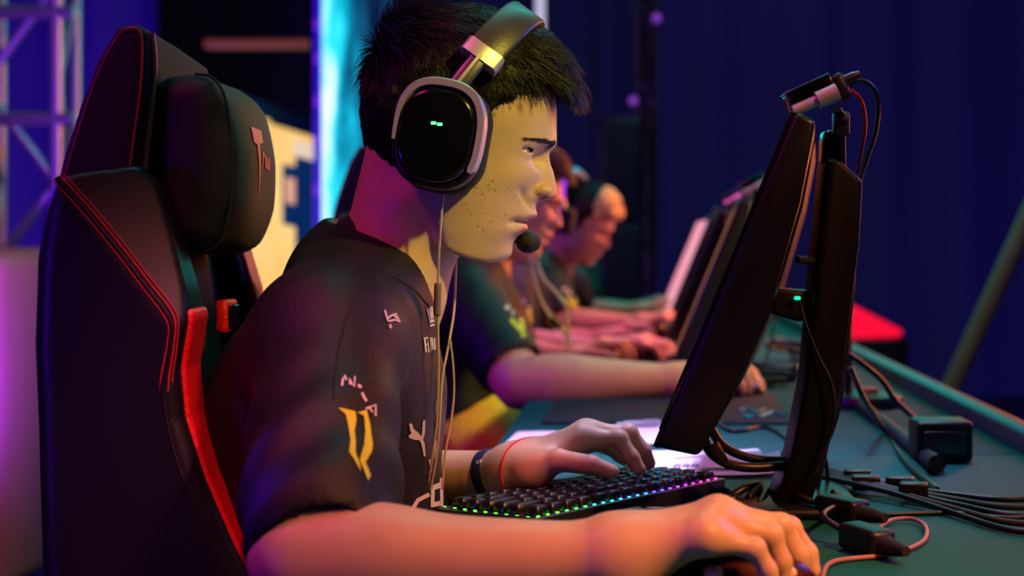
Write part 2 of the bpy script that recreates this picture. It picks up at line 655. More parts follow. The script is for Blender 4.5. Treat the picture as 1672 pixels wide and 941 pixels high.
def main_shirt():
    B = Sdf()
    B.u(torso_slices(TORSO))
    B.u(cone(U(588, 462), SHR + np.array((0.004, 0, -0.012)), 0.060, 0.060), 0.04)
    B.u(cone(U(600, 462), SHL + np.array((0, 0, 0.005)), 0.062, 0.068), 0.05)
    hr = SHR + (ELR - SHR) * 0.88 + np.array((0.012, 0, 0))
    hl = SHL + (ELL - SHL) * 0.80
    B.u(cone(SHR + np.array((0.002, 0, -0.018)), hr, 0.064, 0.060), 0.03)
    B.u(cone(SHL, hl, 0.070, 0.062), 0.03)
    ax = (ELR - SHR) / np.linalg.norm(ELR - SHR)

    def folds(p, d):
        t = (p - SHR) @ ax
        q = p - SHR - t[:, None] * ax
        near = np.exp(-(np.linalg.norm(q, axis=1) / 0.11) ** 4)
        f = 0.0030 * np.sin((t * 1.0 + 0.9 * q[:, 0] + 0.02 * wob(p, 14)) * 75) * near * sstep(t, 0.02, 0.2)
        f += 0.0035 * np.sin((p[:, 0] * 1.25 - p[:, 2] * 0.55 + 0.03 * wob(p, 11, 2)) * 62) * (1 - near) * sstep(1.10 - p[:, 2], 0.0, 0.1)
        hem = 1 - sstep(t, 0.24, 0.29) * near
        return d + (f + 0.0022 * wob(p, 34, 1.0)) * hem
    B.d(folds)
    # open at the neck and at both cuffs
    B.s(cone(U(640, 420), U(655, 330), 0.058, 0.075), 0.006)
    B.s(cone(U(668, 470), U(720, 380), 0.040, 0.07), 0.006)
    for a, b in ((SHR, ELR), (SHL, ELL)):
        h = a + (b - a) * (0.88 if a is SHR else 0.80) + (np.array((0.012, 0, 0)) if a is SHR else 0)
        x = (b - a) / np.linalg.norm(b - a)
        B.s(cone(h + x * 0.002, h + x * 0.14, 0.047, 0.054), 0.004)
    return B.mesh((-0.52, 0.98, 0.56), (-0.1, 1.78, 1.06), 0.003)


# ------------------------------------------------------------------ skin, hair, eyes
def skin_mat(name, rgb, marks=False):
    m = mat(name, rgb, 0.46, bump=(1100, 0.035, 2), sss=0.06)
    nt = m.node_tree
    N, L = nt.nodes, nt.links
    b = N['Principled BSDF']
    tc = N.new('ShaderNodeTexCoord')

    def blob(c, r):
        sub = N.new('ShaderNodeVectorMath'); sub.operation = 'SUBTRACT'; sub.inputs[1].default_value = tuple(c)
        dv = N.new('ShaderNodeVectorMath'); dv.operation = 'DIVIDE'; dv.inputs[1].default_value = tuple(r)
        ln = N.new('ShaderNodeVectorMath'); ln.operation = 'LENGTH'
        mr = N.new('ShaderNodeMapRange'); mr.interpolation_type = 'SMOOTHSTEP'
        mr.inputs['From Min'].default_value = 1.0; mr.inputs['From Max'].default_value = 0.55
        L.new(tc.outputs['Object'], sub.inputs[0]); L.new(sub.outputs[0], dv.inputs[0]); L.new(dv.outputs[0], ln.inputs[0])
        L.new(ln.outputs['Value'], mr.inputs['Value'])
        return mr.outputs['Result']

    def mix(col, fac, rgb2, amt):
        mx = N.new('ShaderNodeMix'); mx.data_type = 'RGBA'
        mu = N.new('ShaderNodeMath'); mu.operation = 'MULTIPLY'; mu.inputs[1].default_value = amt
        L.new(fac, mu.inputs[0]); L.new(mu.outputs[0], mx.inputs['Factor'])
        L.new(col, mx.inputs['A']); mx.inputs['B'].default_value = lin(rgb2) + (1,)
        return mx.outputs['Result']
    n = N.new('ShaderNodeTexNoise'); n.inputs['Scale'].default_value = 45; n.inputs['Detail'].default_value = 5
    L.new(tc.outputs['Object'], n.inputs['Vector'])
    mx = N.new('ShaderNodeMix'); mx.data_type = 'RGBA'
    c = lin(rgb)
    mx.inputs['A'].default_value = (c[0] * .9, c[1] * .82, c[2] * .8, 1); mx.inputs['B'].default_value = (min(1, c[0] * 1.08), c[1] * 1.1, c[2] * 1.1, 1)
    L.new(n.outputs['Fac'], mx.inputs['Factor'])
    col = mx.outputs['Result']
    if marks:
        s = S
        col = mix(col, blob(U(868, 353, 0), (16 * s, 38 * s, 5.5 * s)), (168, 88, 84), 0.75)      # lips
        col = mix(col, blob(U(852, 374, 0), (20 * s, 34 * s, 9 * s)), (186, 88, 80), 0.85)
        col = mix(col, blob(U(885, 312, 0), (26 * s, 34 * s, 20 * s)), (206, 112, 72), 0.7)      # nose tip
        for sc, th, amt, rad in ((330, 0.34, 0.55, (70, 60, 66)), (190, 0.30, 0.7, (74, 60, 72)), (110, 0.20, 0.75, (62, 60, 62))):
            vo = N.new('ShaderNodeTexVoronoi'); vo.inputs['Scale'].default_value = sc
            L.new(tc.outputs['Object'], vo.inputs['Vector'])
            lt = N.new('ShaderNodeMapRange'); lt.inputs['From Min'].default_value = th; lt.inputs['From Max'].default_value = th * 0.4
            L.new(vo.outputs['Distance'], lt.inputs['Value'])
            sp = N.new('ShaderNodeSeparateColor'); L.new(vo.outputs['Color'], sp.inputs['Color'])
            gt = N.new('ShaderNodeMath'); gt.operation = 'GREATER_THAN'; gt.inputs[1].default_value = 0.68
            L.new(sp.outputs[0], gt.inputs[0])
            m1 = N.new('ShaderNodeMath'); m1.operation = 'MULTIPLY'; L.new(lt.outputs['Result'], m1.inputs[0]); L.new(gt.outputs[0], m1.inputs[1])
            m2 = N.new('ShaderNodeMath'); m2.operation = 'MULTIPLY'; L.new(m1.outputs[0], m2.inputs[0])
            L.new(blob(U(806, 335, -70), (rad[0] * s, rad[1] * s, rad[2] * s)), m2.inputs[1])
            col = mix(col, m2.outputs[0], (118, 56, 40), amt * 0.9)
    L.new(col, b.inputs['Base Color'])
    return m


def strands(roots, dirs, nrm, length, lift, rad, seg=5, grav=0.0, curl=0.12):
    n = len(roots)
    t = np.linspace(0, 1, seg + 1)
    side = np.cross(dirs, nrm)
    cv = RNG.normal(0, curl, n)
    P0 = roots[:, None, :] + dirs[:, None, :] * (length[:, None] * t[None])[..., None]
    P0 = P0 + nrm[:, None, :] * (length[:, None] * lift[:, None] * (t[None] - 0.62 * t[None] ** 2))[..., None]
    P0 = P0 + side[:, None, :] * (length * cv)[:, None, None] * (t ** 2)[None, :, None]
    P0[..., 2] -= grav * (length[:, None] * t[None] ** 2)
    r = rad[:, None] * (1 - t[None] ** 2 * 0.93)
    V = np.zeros((n, seg + 1, 3, 3))
    for j in range(3):
        a = 2 * PI * j / 3
        V[:, :, j] = P0 + (math.cos(a) * side[:, None] + math.sin(a) * nrm[:, None]) * r[..., None]
    k = (seg + 1) * 3
    q = np.array([[i * 3 + j, i * 3 + (j + 1) % 3, (i + 1) * 3 + (j + 1) % 3, (i + 1) * 3 + j] for i in range(seg) for j in range(3)])
    Q = (q[None] + (np.arange(n) * k)[:, None, None]).reshape(-1, 4)
    return V.reshape(-1, 3), Q


HLN = smooth_curve([560, 590, 640, 690, 760, 788, 800, 815, 835, 862, 890, 912, 940, 965], [292, 290, 288, 270, 262, 240, 212, 190, 176, 160, 150, 152, 176, 200], 4)


def hair_cap(W=None, fringe=True, shift=0.0, up=5.0):
    B = Sdf()
    if W is None:
        wr = lambda f: f
    else:
        Wi = np.array(Matrix(W).inverted())
        wr = lambda f: (lambda p: f(p @ Wi[:3, :3].T + Wi[:3, 3]))
    e = lambda c, r, k, R=None: B.u(wr(ellip(U(*c), np.array(r) * S, R)), k * S)
    B.u(wr(lambda p: face(p) - up * S))
    e((750, 166, 0), (155, 125, 156), 20)
    e((700, 205, 0), (104, 113, 106), 25)
    if fringe and shift == 0:
        e((850, 100, 0), (76, 92, 62), 26, np.array(Matrix.Rotation(math.radians(38), 3, 'Y')))
        e((905, 140, 0), (38, 70, 30), 18, np.array(Matrix.Rotation(math.radians(52), 3, 'Y')))

    def line(p):
        u, v, c = to_uvc(p)
        return (v - HLN(u) - shift - 3 * wob(p, 240)) * 0.85 * S
    B.i(wr(line), 4 * S)

    def rag(p, d):
        q = p
        return d + (0.0012 * wob(q, 210) + 0.0007 * wob(q, 420, 2)) * (shift == 0)
    B.d(rag)
    return B


def grow(Vc, Qc, n, W=None, scale=1.0, fringe_only=None, fade=False):
    """short sides, longer swept top and fringe"""
    a, b, c_, d_ = [Vc[Qc[:, i]] for i in range(4)]
    nr = np.cross(c_ - a, d_ - b)
    ar = np.linalg.norm(nr, axis=1) + 1e-15
    idx = RNG.choice(len(Qc), n, p=ar / ar.sum())
    w = RNG.random((n, 2))
    root = (a[idx] * (1 - w[:, :1]) + b[idx] * w[:, :1]) * (1 - w[:, 1:]) + (d_[idx] * (1 - w[:, :1]) + c_[idx] * w[:, :1]) * w[:, 1:]
    nm = nr[idx] / ar[idx][:, None]
    q = root if W is None else root @ np.array(Matrix(W).inverted())[:3, :3].T + np.array(Matrix(W).inverted())[:3, 3]
    nl = nm if W is None else nm @ np.array(Matrix(W).inverted())[:3, :3].T
    cen = U(740, 190)
    fl = np.sign(((q - cen) * nl).sum(1))
    nm, nl = nm * fl[:, None], nl * fl[:, None]
    u, v, c = to_uvc(q)
    keep = ~((nl[:, 2] < -0.75) & (v > 150))
    w_ = ((u - 733) * 0.809 + (v - 203) * 0.588)                                # parted under the headband
    flat = (np.abs(w_) < 34) & (((u - 733) * 0.588 - (v - 203) * 0.809) > 20) & (fringe_only is None)
    crown = U(655, 70)
    fd = q - crown
    fd[:, 0] += 0.03
    top = sstep(200 - v, 20, 90) * sstep(125 - np.abs(c), 0, 40)
    fd = fd / (np.linalg.norm(fd, axis=1)[:, None] + 1e-9)
    side = np.stack((np.where(u < 720, -0.25, 0.25), 0 * u, -np.ones(n)), 1)
    g = fd * top[:, None] + side * (1 - top[:, None])
    g += RNG.normal(0, 0.15, (n, 3))
    g -= nl * (g * nl).sum(1)[:, None]
    g /= np.linalg.norm(g, axis=1)[:, None] + 1e-9
    front = sstep(u, 800, 900) * sstep(190 - v, 0, 60)
    L = (8 + 26 * top + 24 * front * top) * RNG.uniform(0.6, 1.25, n) * S
    tuft = np.exp(-((u - 640) ** 2 + (v - 55) ** 2) / 45.0 ** 2)
    lift = 0.08 + 0.10 * top * RNG.random(n) + 1.5 * tuft * RNG.random(n)
    L *= 1 + 1.1 * tuft
    L = np.where(flat, L * 0.5, L)
    lift = np.where(flat, 0.0, lift)
    if fade:
        low = v - HLN(u)
        keep &= (RNG.random(n) < np.clip(1.0 - (low + 6) / 30.0, 0, 1) ** 1.6) & (low > -26) & (v < 262)
        L = RNG.uniform(5, 11, n) * S * np.where((u > 850) & (v < 190), 2.6, 1.0)
        lift = lift * 0 + 0.05
    if W is not None:
        R = np.array(Matrix(W))[:3, :3]
        g = g @ R.T
    rad = RNG.uniform(0.0003, 0.0006, n) * (0.75 + 0.4 * top) * scale
    k = keep
    return strands(root[k], g[k], nm[k], L[k], lift[k], rad[k], grav=0.12)


def build_hair(name, m, parent, n=9000, W=None, fringe=True, h=0.0024, scale=1.0):
    B = hair_cap(W, fringe)
    lo, hi = U(560, -40, -175), U(985, 320, 175)
    c8 = np.array([(x, y, z, 1) for x in (lo[0], hi[0]) for y in (lo[1], hi[1]) for z in (lo[2], hi[2])])
    if W is not None:
        c8 = c8 @ np.array(Matrix(W)).T
    V, Q = B.mesh(c8[:, :3].min(0), c8[:, :3].max(0), h)
    V2, Q2 = grow(V, Q, n, W, scale)
    parts = [(V, Q), (V2, Q2)]
    if W is None:                                   # clipped sides thinning out into the skin
        Vs, Qs = hair_cap(W, False, 26.0, 0.4).mesh(np.minimum(lo, hi), np.maximum(lo, hi), 0.004)
        parts.append(grow(Vs, Qs, 9000, W, 0.62, fade=True))
    k, VV, QQ = 0, [], []
    for a, b in parts:
        VV.append(a); QQ.append(b + k); k += len(a)
    o = link(name, fast_mesh(np.vstack(VV), np.vstack(QQ)), [m, M['under_hair']], parent)
    mi = np.zeros(len(o.data.polygons), dtype=np.int32); mi[:len(Q)] = 1 if W is None else 0
    o.data.polygons.foreach_set('material_index', mi)
    return o


def eyeball(parent, W, s, mats):
    """white, iris and pupil as rings round the gaze"""
    c, r = U(849.5, 248.5, 47.5 * s), 20.4 * S
    M = Matrix.Translation(c) @ Matrix.Rotation(math.radians(97), 4, 'Y') @ Matrix.Rotation(math.radians(10), 4, 'X')
    if W is not None:
        M = Matrix(W) @ M
    b = MB()
    ang = [0.0, 0.09, 0.17, 0.2, 0.3, 0.5, 0.52, 0.8, 1.1, 1.5, 2.0, 2.5, 3.0]
    n = 28
    V = [(r * math.sin(a) * math.cos(2 * PI * j / n), r * math.sin(a) * math.sin(2 * PI * j / n), r * math.cos(a) * (1.03 if a < 0.5 else 1.0)) for a in ang for j in range(n)]
    V = np.array(V) @ np.array(M)[:3, :3].T + np.array(M)[:3, 3]
    for i in range(len(ang) - 1):
        b.cur = 2 if ang[i] < 0.2 else (1 if ang[i] < 0.5 else 0)
        b.Fc += [[i * n + j, i * n + (j + 1) % n, (i + 1) * n + (j + 1) % n, (i + 1) * n + j] for j in range(n)]
        b.mi += [b.cur] * n
    b.V.append(V)
    return b.build('eye', mats, parent)


def brow(parent, m, W=None, n=420, scale=1.0):
    R, D, Nn = [], [], []
    for s in (-1, 1):
        for _ in range(n):
            t = RNG.random() ** 2.6
            u, v, c = 900 - 8 * t - 40 * t * t, 239 - 13 * t + 6 * t * t, 14 + 62 * t ** 0.9
            v += RNG.normal(0, 2.4 * (1.15 - t))
            q = U(u + 3, v, c * s)
            R.append(q); D.append(np.array((-0.75, 0.62 * s, 0.12 - 0.25 * t)) + RNG.normal(0, .12, 3)); Nn.append((0.9, 0.35 * s, 0.15))
    k0 = len(R)
    for s in (-1, 1):                               # upper lashes
        for t in np.linspace(0, 1, 26):
            R.append(U(851 + 21 * t, 243.5 - 1.5 * math.sin(PI * t) + 1.0 * t, (70 - 36 * t * t) * s)); D.append(np.array((0.8, -.35 * -s, .1))); Nn.append((0.6, 0.7 * s, -0.1))
    R, D, Nn = map(np.array, (R, D, Nn))
    # seat them on the skin of the brow
    for _ in range(6):
        R[:k0, 0] -= np.clip(face(R[:k0]) - 0.0004, -0.004, 0.004)
    D /= np.linalg.norm(D, axis=1)[:, None]
    Nn = Nn / np.linalg.norm(Nn, axis=1)[:, None]
    if W is not None:
        w = np.array(Matrix(W))
        R = R @ w[:3, :3].T + w[:3, 3]; D = D @ w[:3, :3].T; Nn = Nn @ w[:3, :3].T
    k = len(R)
    V, Q = strands(R, D, Nn, RNG.uniform(9, 15, k) * S, np.full(k, 0.25), np.full(k, 0.00036 * scale), seg=3)
    return link('eyebrows', fast_mesh(V, Q), m, parent)


# ------------------------------------------------------------------ marks printed on cloth
def tri_fill(poly, cuts=0):
    bm = bmesh.new()
    vs = [bm.verts.new((a, b, 0)) for a, b in poly]
    f = bm.faces.new(vs)
    f.normal_update()
    bmesh.ops.triangulate(bm, faces=[f])
    for _ in range(cuts):
        bmesh.ops.subdivide_edges(bm, edges=[e for e in bm.edges if e.calc_length() > 0.006], cuts=1)
        bmesh.ops.triangulate(bm, faces=bm.faces[:])
    V = np.array([v.co[:2] for v in bm.verts]); bm.verts.index_update()
    Fc = [[v.index for v in f.verts] for f in bm.faces]
    bm.free()
    return V, Fc


def stroke(pts, w):
    pts = np.asarray(pts, float)
    T = np.gradient(pts, axis=0)
    T /= np.linalg.norm(T, axis=1)[:, None] + 1e-9
    Nn = np.stack((-T[:, 1], T[:, 0]), 1) * w / 2
    return np.vstack((pts + Nn, (pts - Nn)[::-1]))


def text2d(s, size, sx=1.0):
    c = bpy.data.curves.new('t', 'FONT')
    c.body = s; c.size = size; c.align_x = 'CENTER'; c.align_y = 'CENTER'; c.resolution_u = 3
    o = bpy.data.objects.new('t', c)
    COL.objects.link(o)
    me = o.to_mesh()
    V = np.array([v.co[:2] for v in me.vertices]) * (sx, 1)
    Fc = [list(p.vertices) for p in me.polygons]
    o.to_mesh_clear()
    bpy.data.objects.remove(o); bpy.data.curves.remove(c)
    return V, Fc


def bvh_of(o):
    me = o.data
    return BVHTree.FromPolygons([v.co[:] for v in me.vertices], [tuple(p.vertices) for p in me.polygons])


def decal(name, m, parent, bvh, shapes, o, ux, uy, lift=0.0012, reach=0.12):
    """shapes: list of (V2, faces) in metres; laid on the surface along ux x uy"""
    o, ux, uy = np.asarray(o, float), np.asarray(ux, float), np.asarray(uy, float)
    ux = ux / np.linalg.norm(ux); uy = uy / np.linalg.norm(uy)
    nz = np.cross(ux, uy)
    b = MB()
    for V2, Fc in shapes:
        W3, ok = [], True
        for a, c in V2:
            q = o + ux * a + uy * c
            loc, nn, _, _ = bvh.ray_cast(Vector(q + nz * reach), Vector(-nz), 2.5 * reach)
            if loc is None:
                ok = False
                break
            if nn @ Vector(nz) < 0:
                nn = -nn
            W3.append(np.array(loc) + np.array(nn) * lift)
        if ok:
            b.add(W3, Fc)
    if not b.V:
        print('decal missed', name)
        return None
    return b.build(name, m, parent)


def hit_mark(name, m, parent, bvh, polys, lift=0.0012):
    """a traced outline laid point by point on the cloth it is printed on"""
    b = MB()
    for p in polys:
        V2, Fc = tri_fill([(x * 0.0006, y * 0.0006) for x, y in p], 2)
        W3 = []
        for a, c in V2:
            loc, n = hit(bvh, a / 0.0006, c / 0.0006)
            if loc is None:
                break
            d = loc - np.array((0, 0, ZC))
            n = n if n @ d < 0 else -n
            W3.append(loc + n * lift)
        else:
            b.add(W3, Fc)
    if not b.V:
        print('mark missed', name)
        return None
    return b.build(name, m, parent)


def px_poly(pts, u0, v0, k, cuts=2):
    """outline traced in pixels -> metres about its own origin"""
    return tri_fill([((a - u0) * k, -(b - v0) * k) for a, b in pts], cuts)
# ------------------------------------------------------------------ materials
M = {}
M['shirt'] = mat('black_jersey', (18, 16, 18), 0.55, bump=(420, 0.15, 2), spec=0.35)
M['collar'] = mat('black_rib', (20, 20, 26), 0.75, bump=(600, 0.3, 2))
M['print'] = mat('white_print', (205, 203, 198), 0.6)
M['print_y'] = mat('yellow_print', (190, 214, 18), 0.6)
M['hair'] = mat('dark_hair', (20, 13, 11), 0.45, spec=0.35)
M['under_hair'] = mat('under_hair', (11, 8, 7), 0.95, spec=0.1)
M['skin'] = skin_mat('skin', (196, 166, 130), marks=True)
M['sclera'] = mat('eye_white', (236, 232, 224), 0.12)
M['iris'] = mat('iris', (92, 84, 56), 0.12)
M['pupil'] = mat('pupil', (6, 6, 7), 0.08)
M['brow'] = mat('brow_hair', (40, 27, 20), 0.6)
M['plastic'] = mat('black_plastic', (14, 14, 16), 0.42)
M['gloss'] = mat('glossy_black', (9, 9, 11), 0.16)
M['rubber'] = mat('soft_black', (17, 17, 19), 0.75, bump=(300, 0.15, 2))
M['metal'] = mat('brushed_metal', (206, 196, 196), 0.42, 0.75)
M['metal_dark'] = mat('dark_metal', (92, 88, 92), 0.35, 0.8)
M['band'] = mat('brown_leather', (58, 46, 46), 0.4, bump=(400, 0.05, 3))
M['leather'] = mat('black_leather', (17, 16, 20), 0.4, bump=(420, 0.06, 3))
M['fabric'] = mat('black_fabric', (13, 12, 14), 0.85, bump=(1200, 0.08, 2))
M['velvet'] = mat('black_velour', (10, 10, 11), 0.7, bump=(900, 0.05, 2))
M['red'] = mat('red_leather', (214, 10, 14), 0.45, bump=(260, 0.2, 3))
M['stitch'] = mat('red_thread', (190, 30, 30), 0.6)
M['pipe_gold'] = mat('tan_piping', (120, 96, 70), 0.5)
M['wire'] = mat('pale_wire', (176, 160, 138), 0.35)
M['cable'] = mat('black_cable', (12, 12, 14), 0.4)
M['paper'] = mat('white_paper', (232, 228, 236), 0.8)
M['table'] = mat('green_table_cloth', (2, 86, 78), 0.75, spec=0.2, noise=(9, 0.22), bump=(260, 0.12, 3))
M['lip'] = mat('table_edge', (44, 74, 76), 0.38, noise=(20, 0.2))
M['key'] = mat('black_keycap', (18, 22, 25), 0.3)
M['pad'] = mat('dark_mouse_mat', (9, 26, 36), 0.85, bump=(500, 0.15, 2))
M['led_g'] = mat('green_led', (40, 255, 90), 0.4, emit=(70, 255, 110), emit_s=5)


def screen_mat(name, a, b, s, scale=6.0):
    m = mat(name, (10, 10, 12), 0.3, emit=a, emit_s=s)
    nt = m.node_tree
    tc = nt.nodes.new('ShaderNodeTexCoord'); n = nt.nodes.new('ShaderNodeTexNoise'); n.inputs['Scale'].default_value = scale
    mx = nt.nodes.new('ShaderNodeMix'); mx.data_type = 'RGBA'
    mx.inputs['A'].default_value = lin(a) + (1,); mx.inputs['B'].default_value = lin(b) + (1,)
    nt.links.new(tc.outputs['Object'], n.inputs['Vector']); nt.links.new(n.outputs['Fac'], mx.inputs['Factor'])
    nt.links.new(mx.outputs['Result'], nt.nodes['Principled BSDF'].inputs['Emission Color'])
    return m


M['screen'] = screen_mat('lit_screen', (236, 190, 255), (190, 150, 255), 0.7)

# ------------------------------------------------------------------ the first player
V, Q = main_body()
person = link('person', fast_mesh(V, Q), M['skin'])
tag(person, 'young man in profile with short dark hair and spotted cheek, typing in a black jersey', 'person', 'players seated at the table')
V, Q = main_shirt()
shirt = link('shirt', fast_mesh(V, Q), M['shirt'], person)
build_hair('hair', M['hair'], person, 32000)
for s in (-1, 1):
    eyeball(person, None, s, [M['sclera'], M['iris'], M['pupil']])
brow(person, M['brow'])
B = Sdf().u(ellip(U(852, 358.6, 0), np.array((11, 25, 2.6)) * S))
V, Q = B.mesh(U(852, 358.6, 0) - .02, U(852, 358.6, 0) + .02, 0.0008)
link('teeth', fast_mesh(V, Q), M['sclera'], person)


def ring_band(name, m, parent, c, a, b, h, t, n=48, tilt=None):
    """elastic band round a limb: c centre, a/b half axes (vectors), h height vector, t thickness"""
    c, a, b, h = map(lambda x: np.asarray(x, float), (c, a, b, h))
    V, Fc = [], []
    for j in range(n):
        q = 2 * PI * j / n
        r = a * math.cos(q) + b * math.sin(q)
        u = r / np.linalg.norm(r)
        for hh, tt in ((-.5, 0), (-.42, 1), (.42, 1), (.5, 0)):
            V.append(c + r + h * hh + u * t * tt)
    for j in range(n):
        k = (j + 1) % n
        Fc += [[j * 4 + i, k * 4 + i, k * 4 + i + 1, j * 4 + i + 1] for i in range(3)] + [[j * 4 + 3, k * 4 + 3, k * 4, j * 4]]
    b_ = MB(); b_.add(V, Fc)
    return b_.build(name, m, parent)


# collar, a rib band round the neck opening: laid round the opening of the jersey
def collar(parent, m, W=None):
    pts = []
    for j in range(64):
        q = 2 * PI * j / 64
        u = 632 + 66 * math.cos(q)
        v = 428 + 62 * math.cos(q) + 16 * math.sin(q) ** 2
        c = 108 * math.sin(q) * (1 - 0.12 * math.cos(q))
        pts.append(U(u, v, c))
    pts = np.array(pts)
    b = MB()
    V, Fc = [], []
    up = np.array((0.62, 0, 0.78))
    n = len(pts)
    cen = pts.mean(0)
    for j in range(n):
        r = pts[j] - cen; r /= np.linalg.norm(r)
        for o, h in ((-.004, -.016), (.006, -.014), (.0075, 0.0), (.003, .010), (-.002, .012), (-.006, 0.0)):
            V.append(pts[j] + r * o + up * h)
    for j in range(n):
        k = (j + 1) % n
        Fc += [[j * 6 + i, k * 6 + i, k * 6 + (i + 1) % 6, j * 6 + (i + 1) % 6] for i in range(6)]
    return b.add(V, Fc, W).build('collar', m, parent)


collar(shirt, M['collar'])
bv = bvh_of(shirt)


def crop_pts(t, x0, y0, k):
    return [(x0 + a / k, y0 + b / k) for a, b in t]


def hit(bvh, u, v):
    d = Vector(P(u, v, 1.0) - np.array((0, 0, ZC))).normalized()
    loc, n, _, _ = bvh.ray_cast(Vector((0, 0, ZC)), d, 6)
    return (np.array(loc), np.array(n)) if loc is not None else (None, None)


def shirt_mark(name, m, polys, u0=0, v0=0, parent=shirt, bvh=bv):
    hit_mark(name, m, parent, bvh, polys)


# sleeve: three claw marks, a curve of small letters above them
claw = [[(418, 185), (450, 190), (495, 203), (500, 240), (492, 290), (497, 340), (495, 385), (515, 440), (518, 470), (490, 420), (468, 385), (475, 330), (465, 270), (452, 215)],
        [(505, 207), (545, 195), (560, 260), (572, 350), (568, 380), (540, 430), (563, 490), (550, 515), (530, 460), (513, 420), (535, 350), (540, 290), (533, 222)]]
shirt_mark('claw_mark', M['print_y'], [crop_pts(c, 400, 600, 2.76) for c in claw], 583, 720)
SL = lambda t, w=9: crop_pts(stroke(t, w), 400, 600, 2.76)
shirt_mark('sleeve_lettering', M['print'], [
    SL([(436, 88), (440, 60), (450, 42), (456, 62)]), SL([(470, 82), (468, 55), (490, 92), (494, 46)], 8), SL([(506, 86), (514, 88), (520, 96)], 13),
    SL([(524, 118), (534, 140), (544, 156)], 11), SL([(540, 190), (585, 172), (584, 222)], 9), SL([(556, 186), (572, 205)], 7)], 580, 648)
# chest: leaping cat, small crest, block letters and the big outline near the waist
cat_ = [(735, 255), (742, 252), (750, 258), (753, 276), (775, 294), (791, 312), (796, 245), (800, 237), (808, 240), (805, 300), (797, 325), (805, 345), (808, 398), (801, 402), (790, 346), (781, 328), (758, 326), (735, 318), (732, 308), (746, 296), (740, 285)]
shirt_mark('leaping_cat_mark', M['print'], [crop_pts(cat_, 400, 600, 2.76)], 680, 715)
CL = lambda t, w=9: crop_pts(stroke(t, w), 400, 360, 3.1375)
shirt_mark('crest', M['print'], [CL([(712, 462), (722, 500), (728, 520)]), CL([(726, 505), (745, 490), (770, 480), (768, 505)], 10), CL([(732, 520), (760, 512), (790, 520)], 10), CL([(738, 535), (742, 555)], 13), CL([(748, 488), (776, 498), (786, 525)], 9)], 640, 522)
shirt_mark('chest_lettering', M['print'], [
    CL([(914, 604), (922, 676)], 9), CL([(908, 606), (932, 600)], 8), CL([(916, 640), (930, 634)], 8),
    CL([(936, 676), (930, 602), (950, 672), (944, 600)], 7), CL([(952, 602), (958, 660), (968, 664), (964, 602)], 7)], 699, 563)
shirt_mark('stripe_mark', M['print'], [CL([(930, 455), (940, 510)], 8), CL([(941, 447), (950, 505)], 8), CL([(951, 440), (958, 500)], 7), CL([(938, 520), (964, 512)], 14), CL([(942, 540), (966, 534)], 10)], 701, 513)
shirt_mark('waist_mark', M['print'], [
    SL([(752, 668), (756, 630), (775, 600), (826, 574)], 18), SL([(775, 668), (824, 664)], 26), crop_pts([(836, 545), (884, 520), (886, 628), (838, 636)], 400, 600, 2.76)[:0] or SL([(842, 545), (880, 530)], 24),
    SL([(842, 545), (840, 632)], 16), SL([(840, 622), (884, 612)], 22), SL([(880, 500), (882, 628)], 14), SL([(836, 660), (856, 678), (886, 650)], 14)], 692, 820)
shirt_mark('placket_dashes', M['print'], [SL([(860, 150), (858, 208)], 6), SL([(858, 232), (856, 300)], 6), SL([(856, 330), (850, 410)], 6), SL([(828, 416), (834, 470)], 9), SL([(824, 480), (826, 495)], 7)], 709, 700)

M['seam'] = mat('dark_seam', (7, 7, 8), 0.8)
for t in ([(664, 446), (625, 456), (590, 474), (568, 515), (552, 580), (545, 650)], [(700, 500), (672, 470), (640, 452)]):
    b = MB()
    q = [hit(bv, u, v)[0] for u, v in spline([(a, c, 0) for a, c in t], 8)[:, :2]]
    q = [x - (0, .0006, 0) for x in q if x is not None]
    if len(q) > 3:
        b.tube(q, .0011, 5); b.build('shirt_seam', M['seam'], shirt)
# wristband and red string on the far wrist
axl = (WRL - ELL) / np.linalg.norm(WRL - ELL)
zz = np.cross(axl, np.cross((0, 0, 1), axl))
sidev = np.cross(axl, zz)
cw = ELL + (WRL - ELL) * (1 - 0.031 / np.linalg.norm(WRL - ELL))
bperson = bvh_of(person)


def fitted_band(name, m, parent, c, ax, half, t, lean=0.0, n=48):
    """elastic band that follows the limb it sits on"""
    z = np.cross(ax, np.cross((0, 0, 1), ax)); z /= np.linalg.norm(z)
    y = np.cross(ax, z)
    V, Fc = [], []
    for j in range(n):
        q = 2 * PI * j / n
        u = z * math.cos(q) + y * math.sin(q)
        for hh, tt in ((-1, -.6), (-1, .7), (-.8, 1), (.8, 1), (1, .7), (1, -.6)):
            o = c + ax * (half * hh + lean * math.cos(q))
            loc, _, _, _ = bperson.ray_cast(Vector(o + u * 0.07), Vector(-u), 0.07)
            V.append((np.array(loc) if loc is not None else o + u * 0.022) + u * t * tt)
    for j in range(n):
        k = (j + 1) % n
        Fc += [[j * 6 + i, k * 6 + i, k * 6 + (i + 1) % 6, j * 6 + (i + 1) % 6] for i in range(6)]
    b_ = MB(); b_.add(V, Fc)
    return b_.build(name, m, parent)


wb = fitted_band('wristband', mat('navy_band', (16, 24, 70), 0.6), person, cw, axl, 0.0065, 0.0014, -0.003)
bw = bvh_of(wb)
hit_mark('wristband_lettering', M['print'], wb, bw, [stroke(t, 1.8) for t in (
    [(780, 752), (779, 758), (784, 755), (785, 751)], [(778, 762), (786, 761)], [(778, 767), (785, 766), (785, 771)], [(780, 780), (787, 779)], [(782, 786), (789, 785)])], 0.0006)
cs = WRL + axl * 0.008
fitted_band('red_string', mat('red_string', (210, 20, 40), 0.6), person, cs, axl, 0.0009, 0.0012, 0.003)


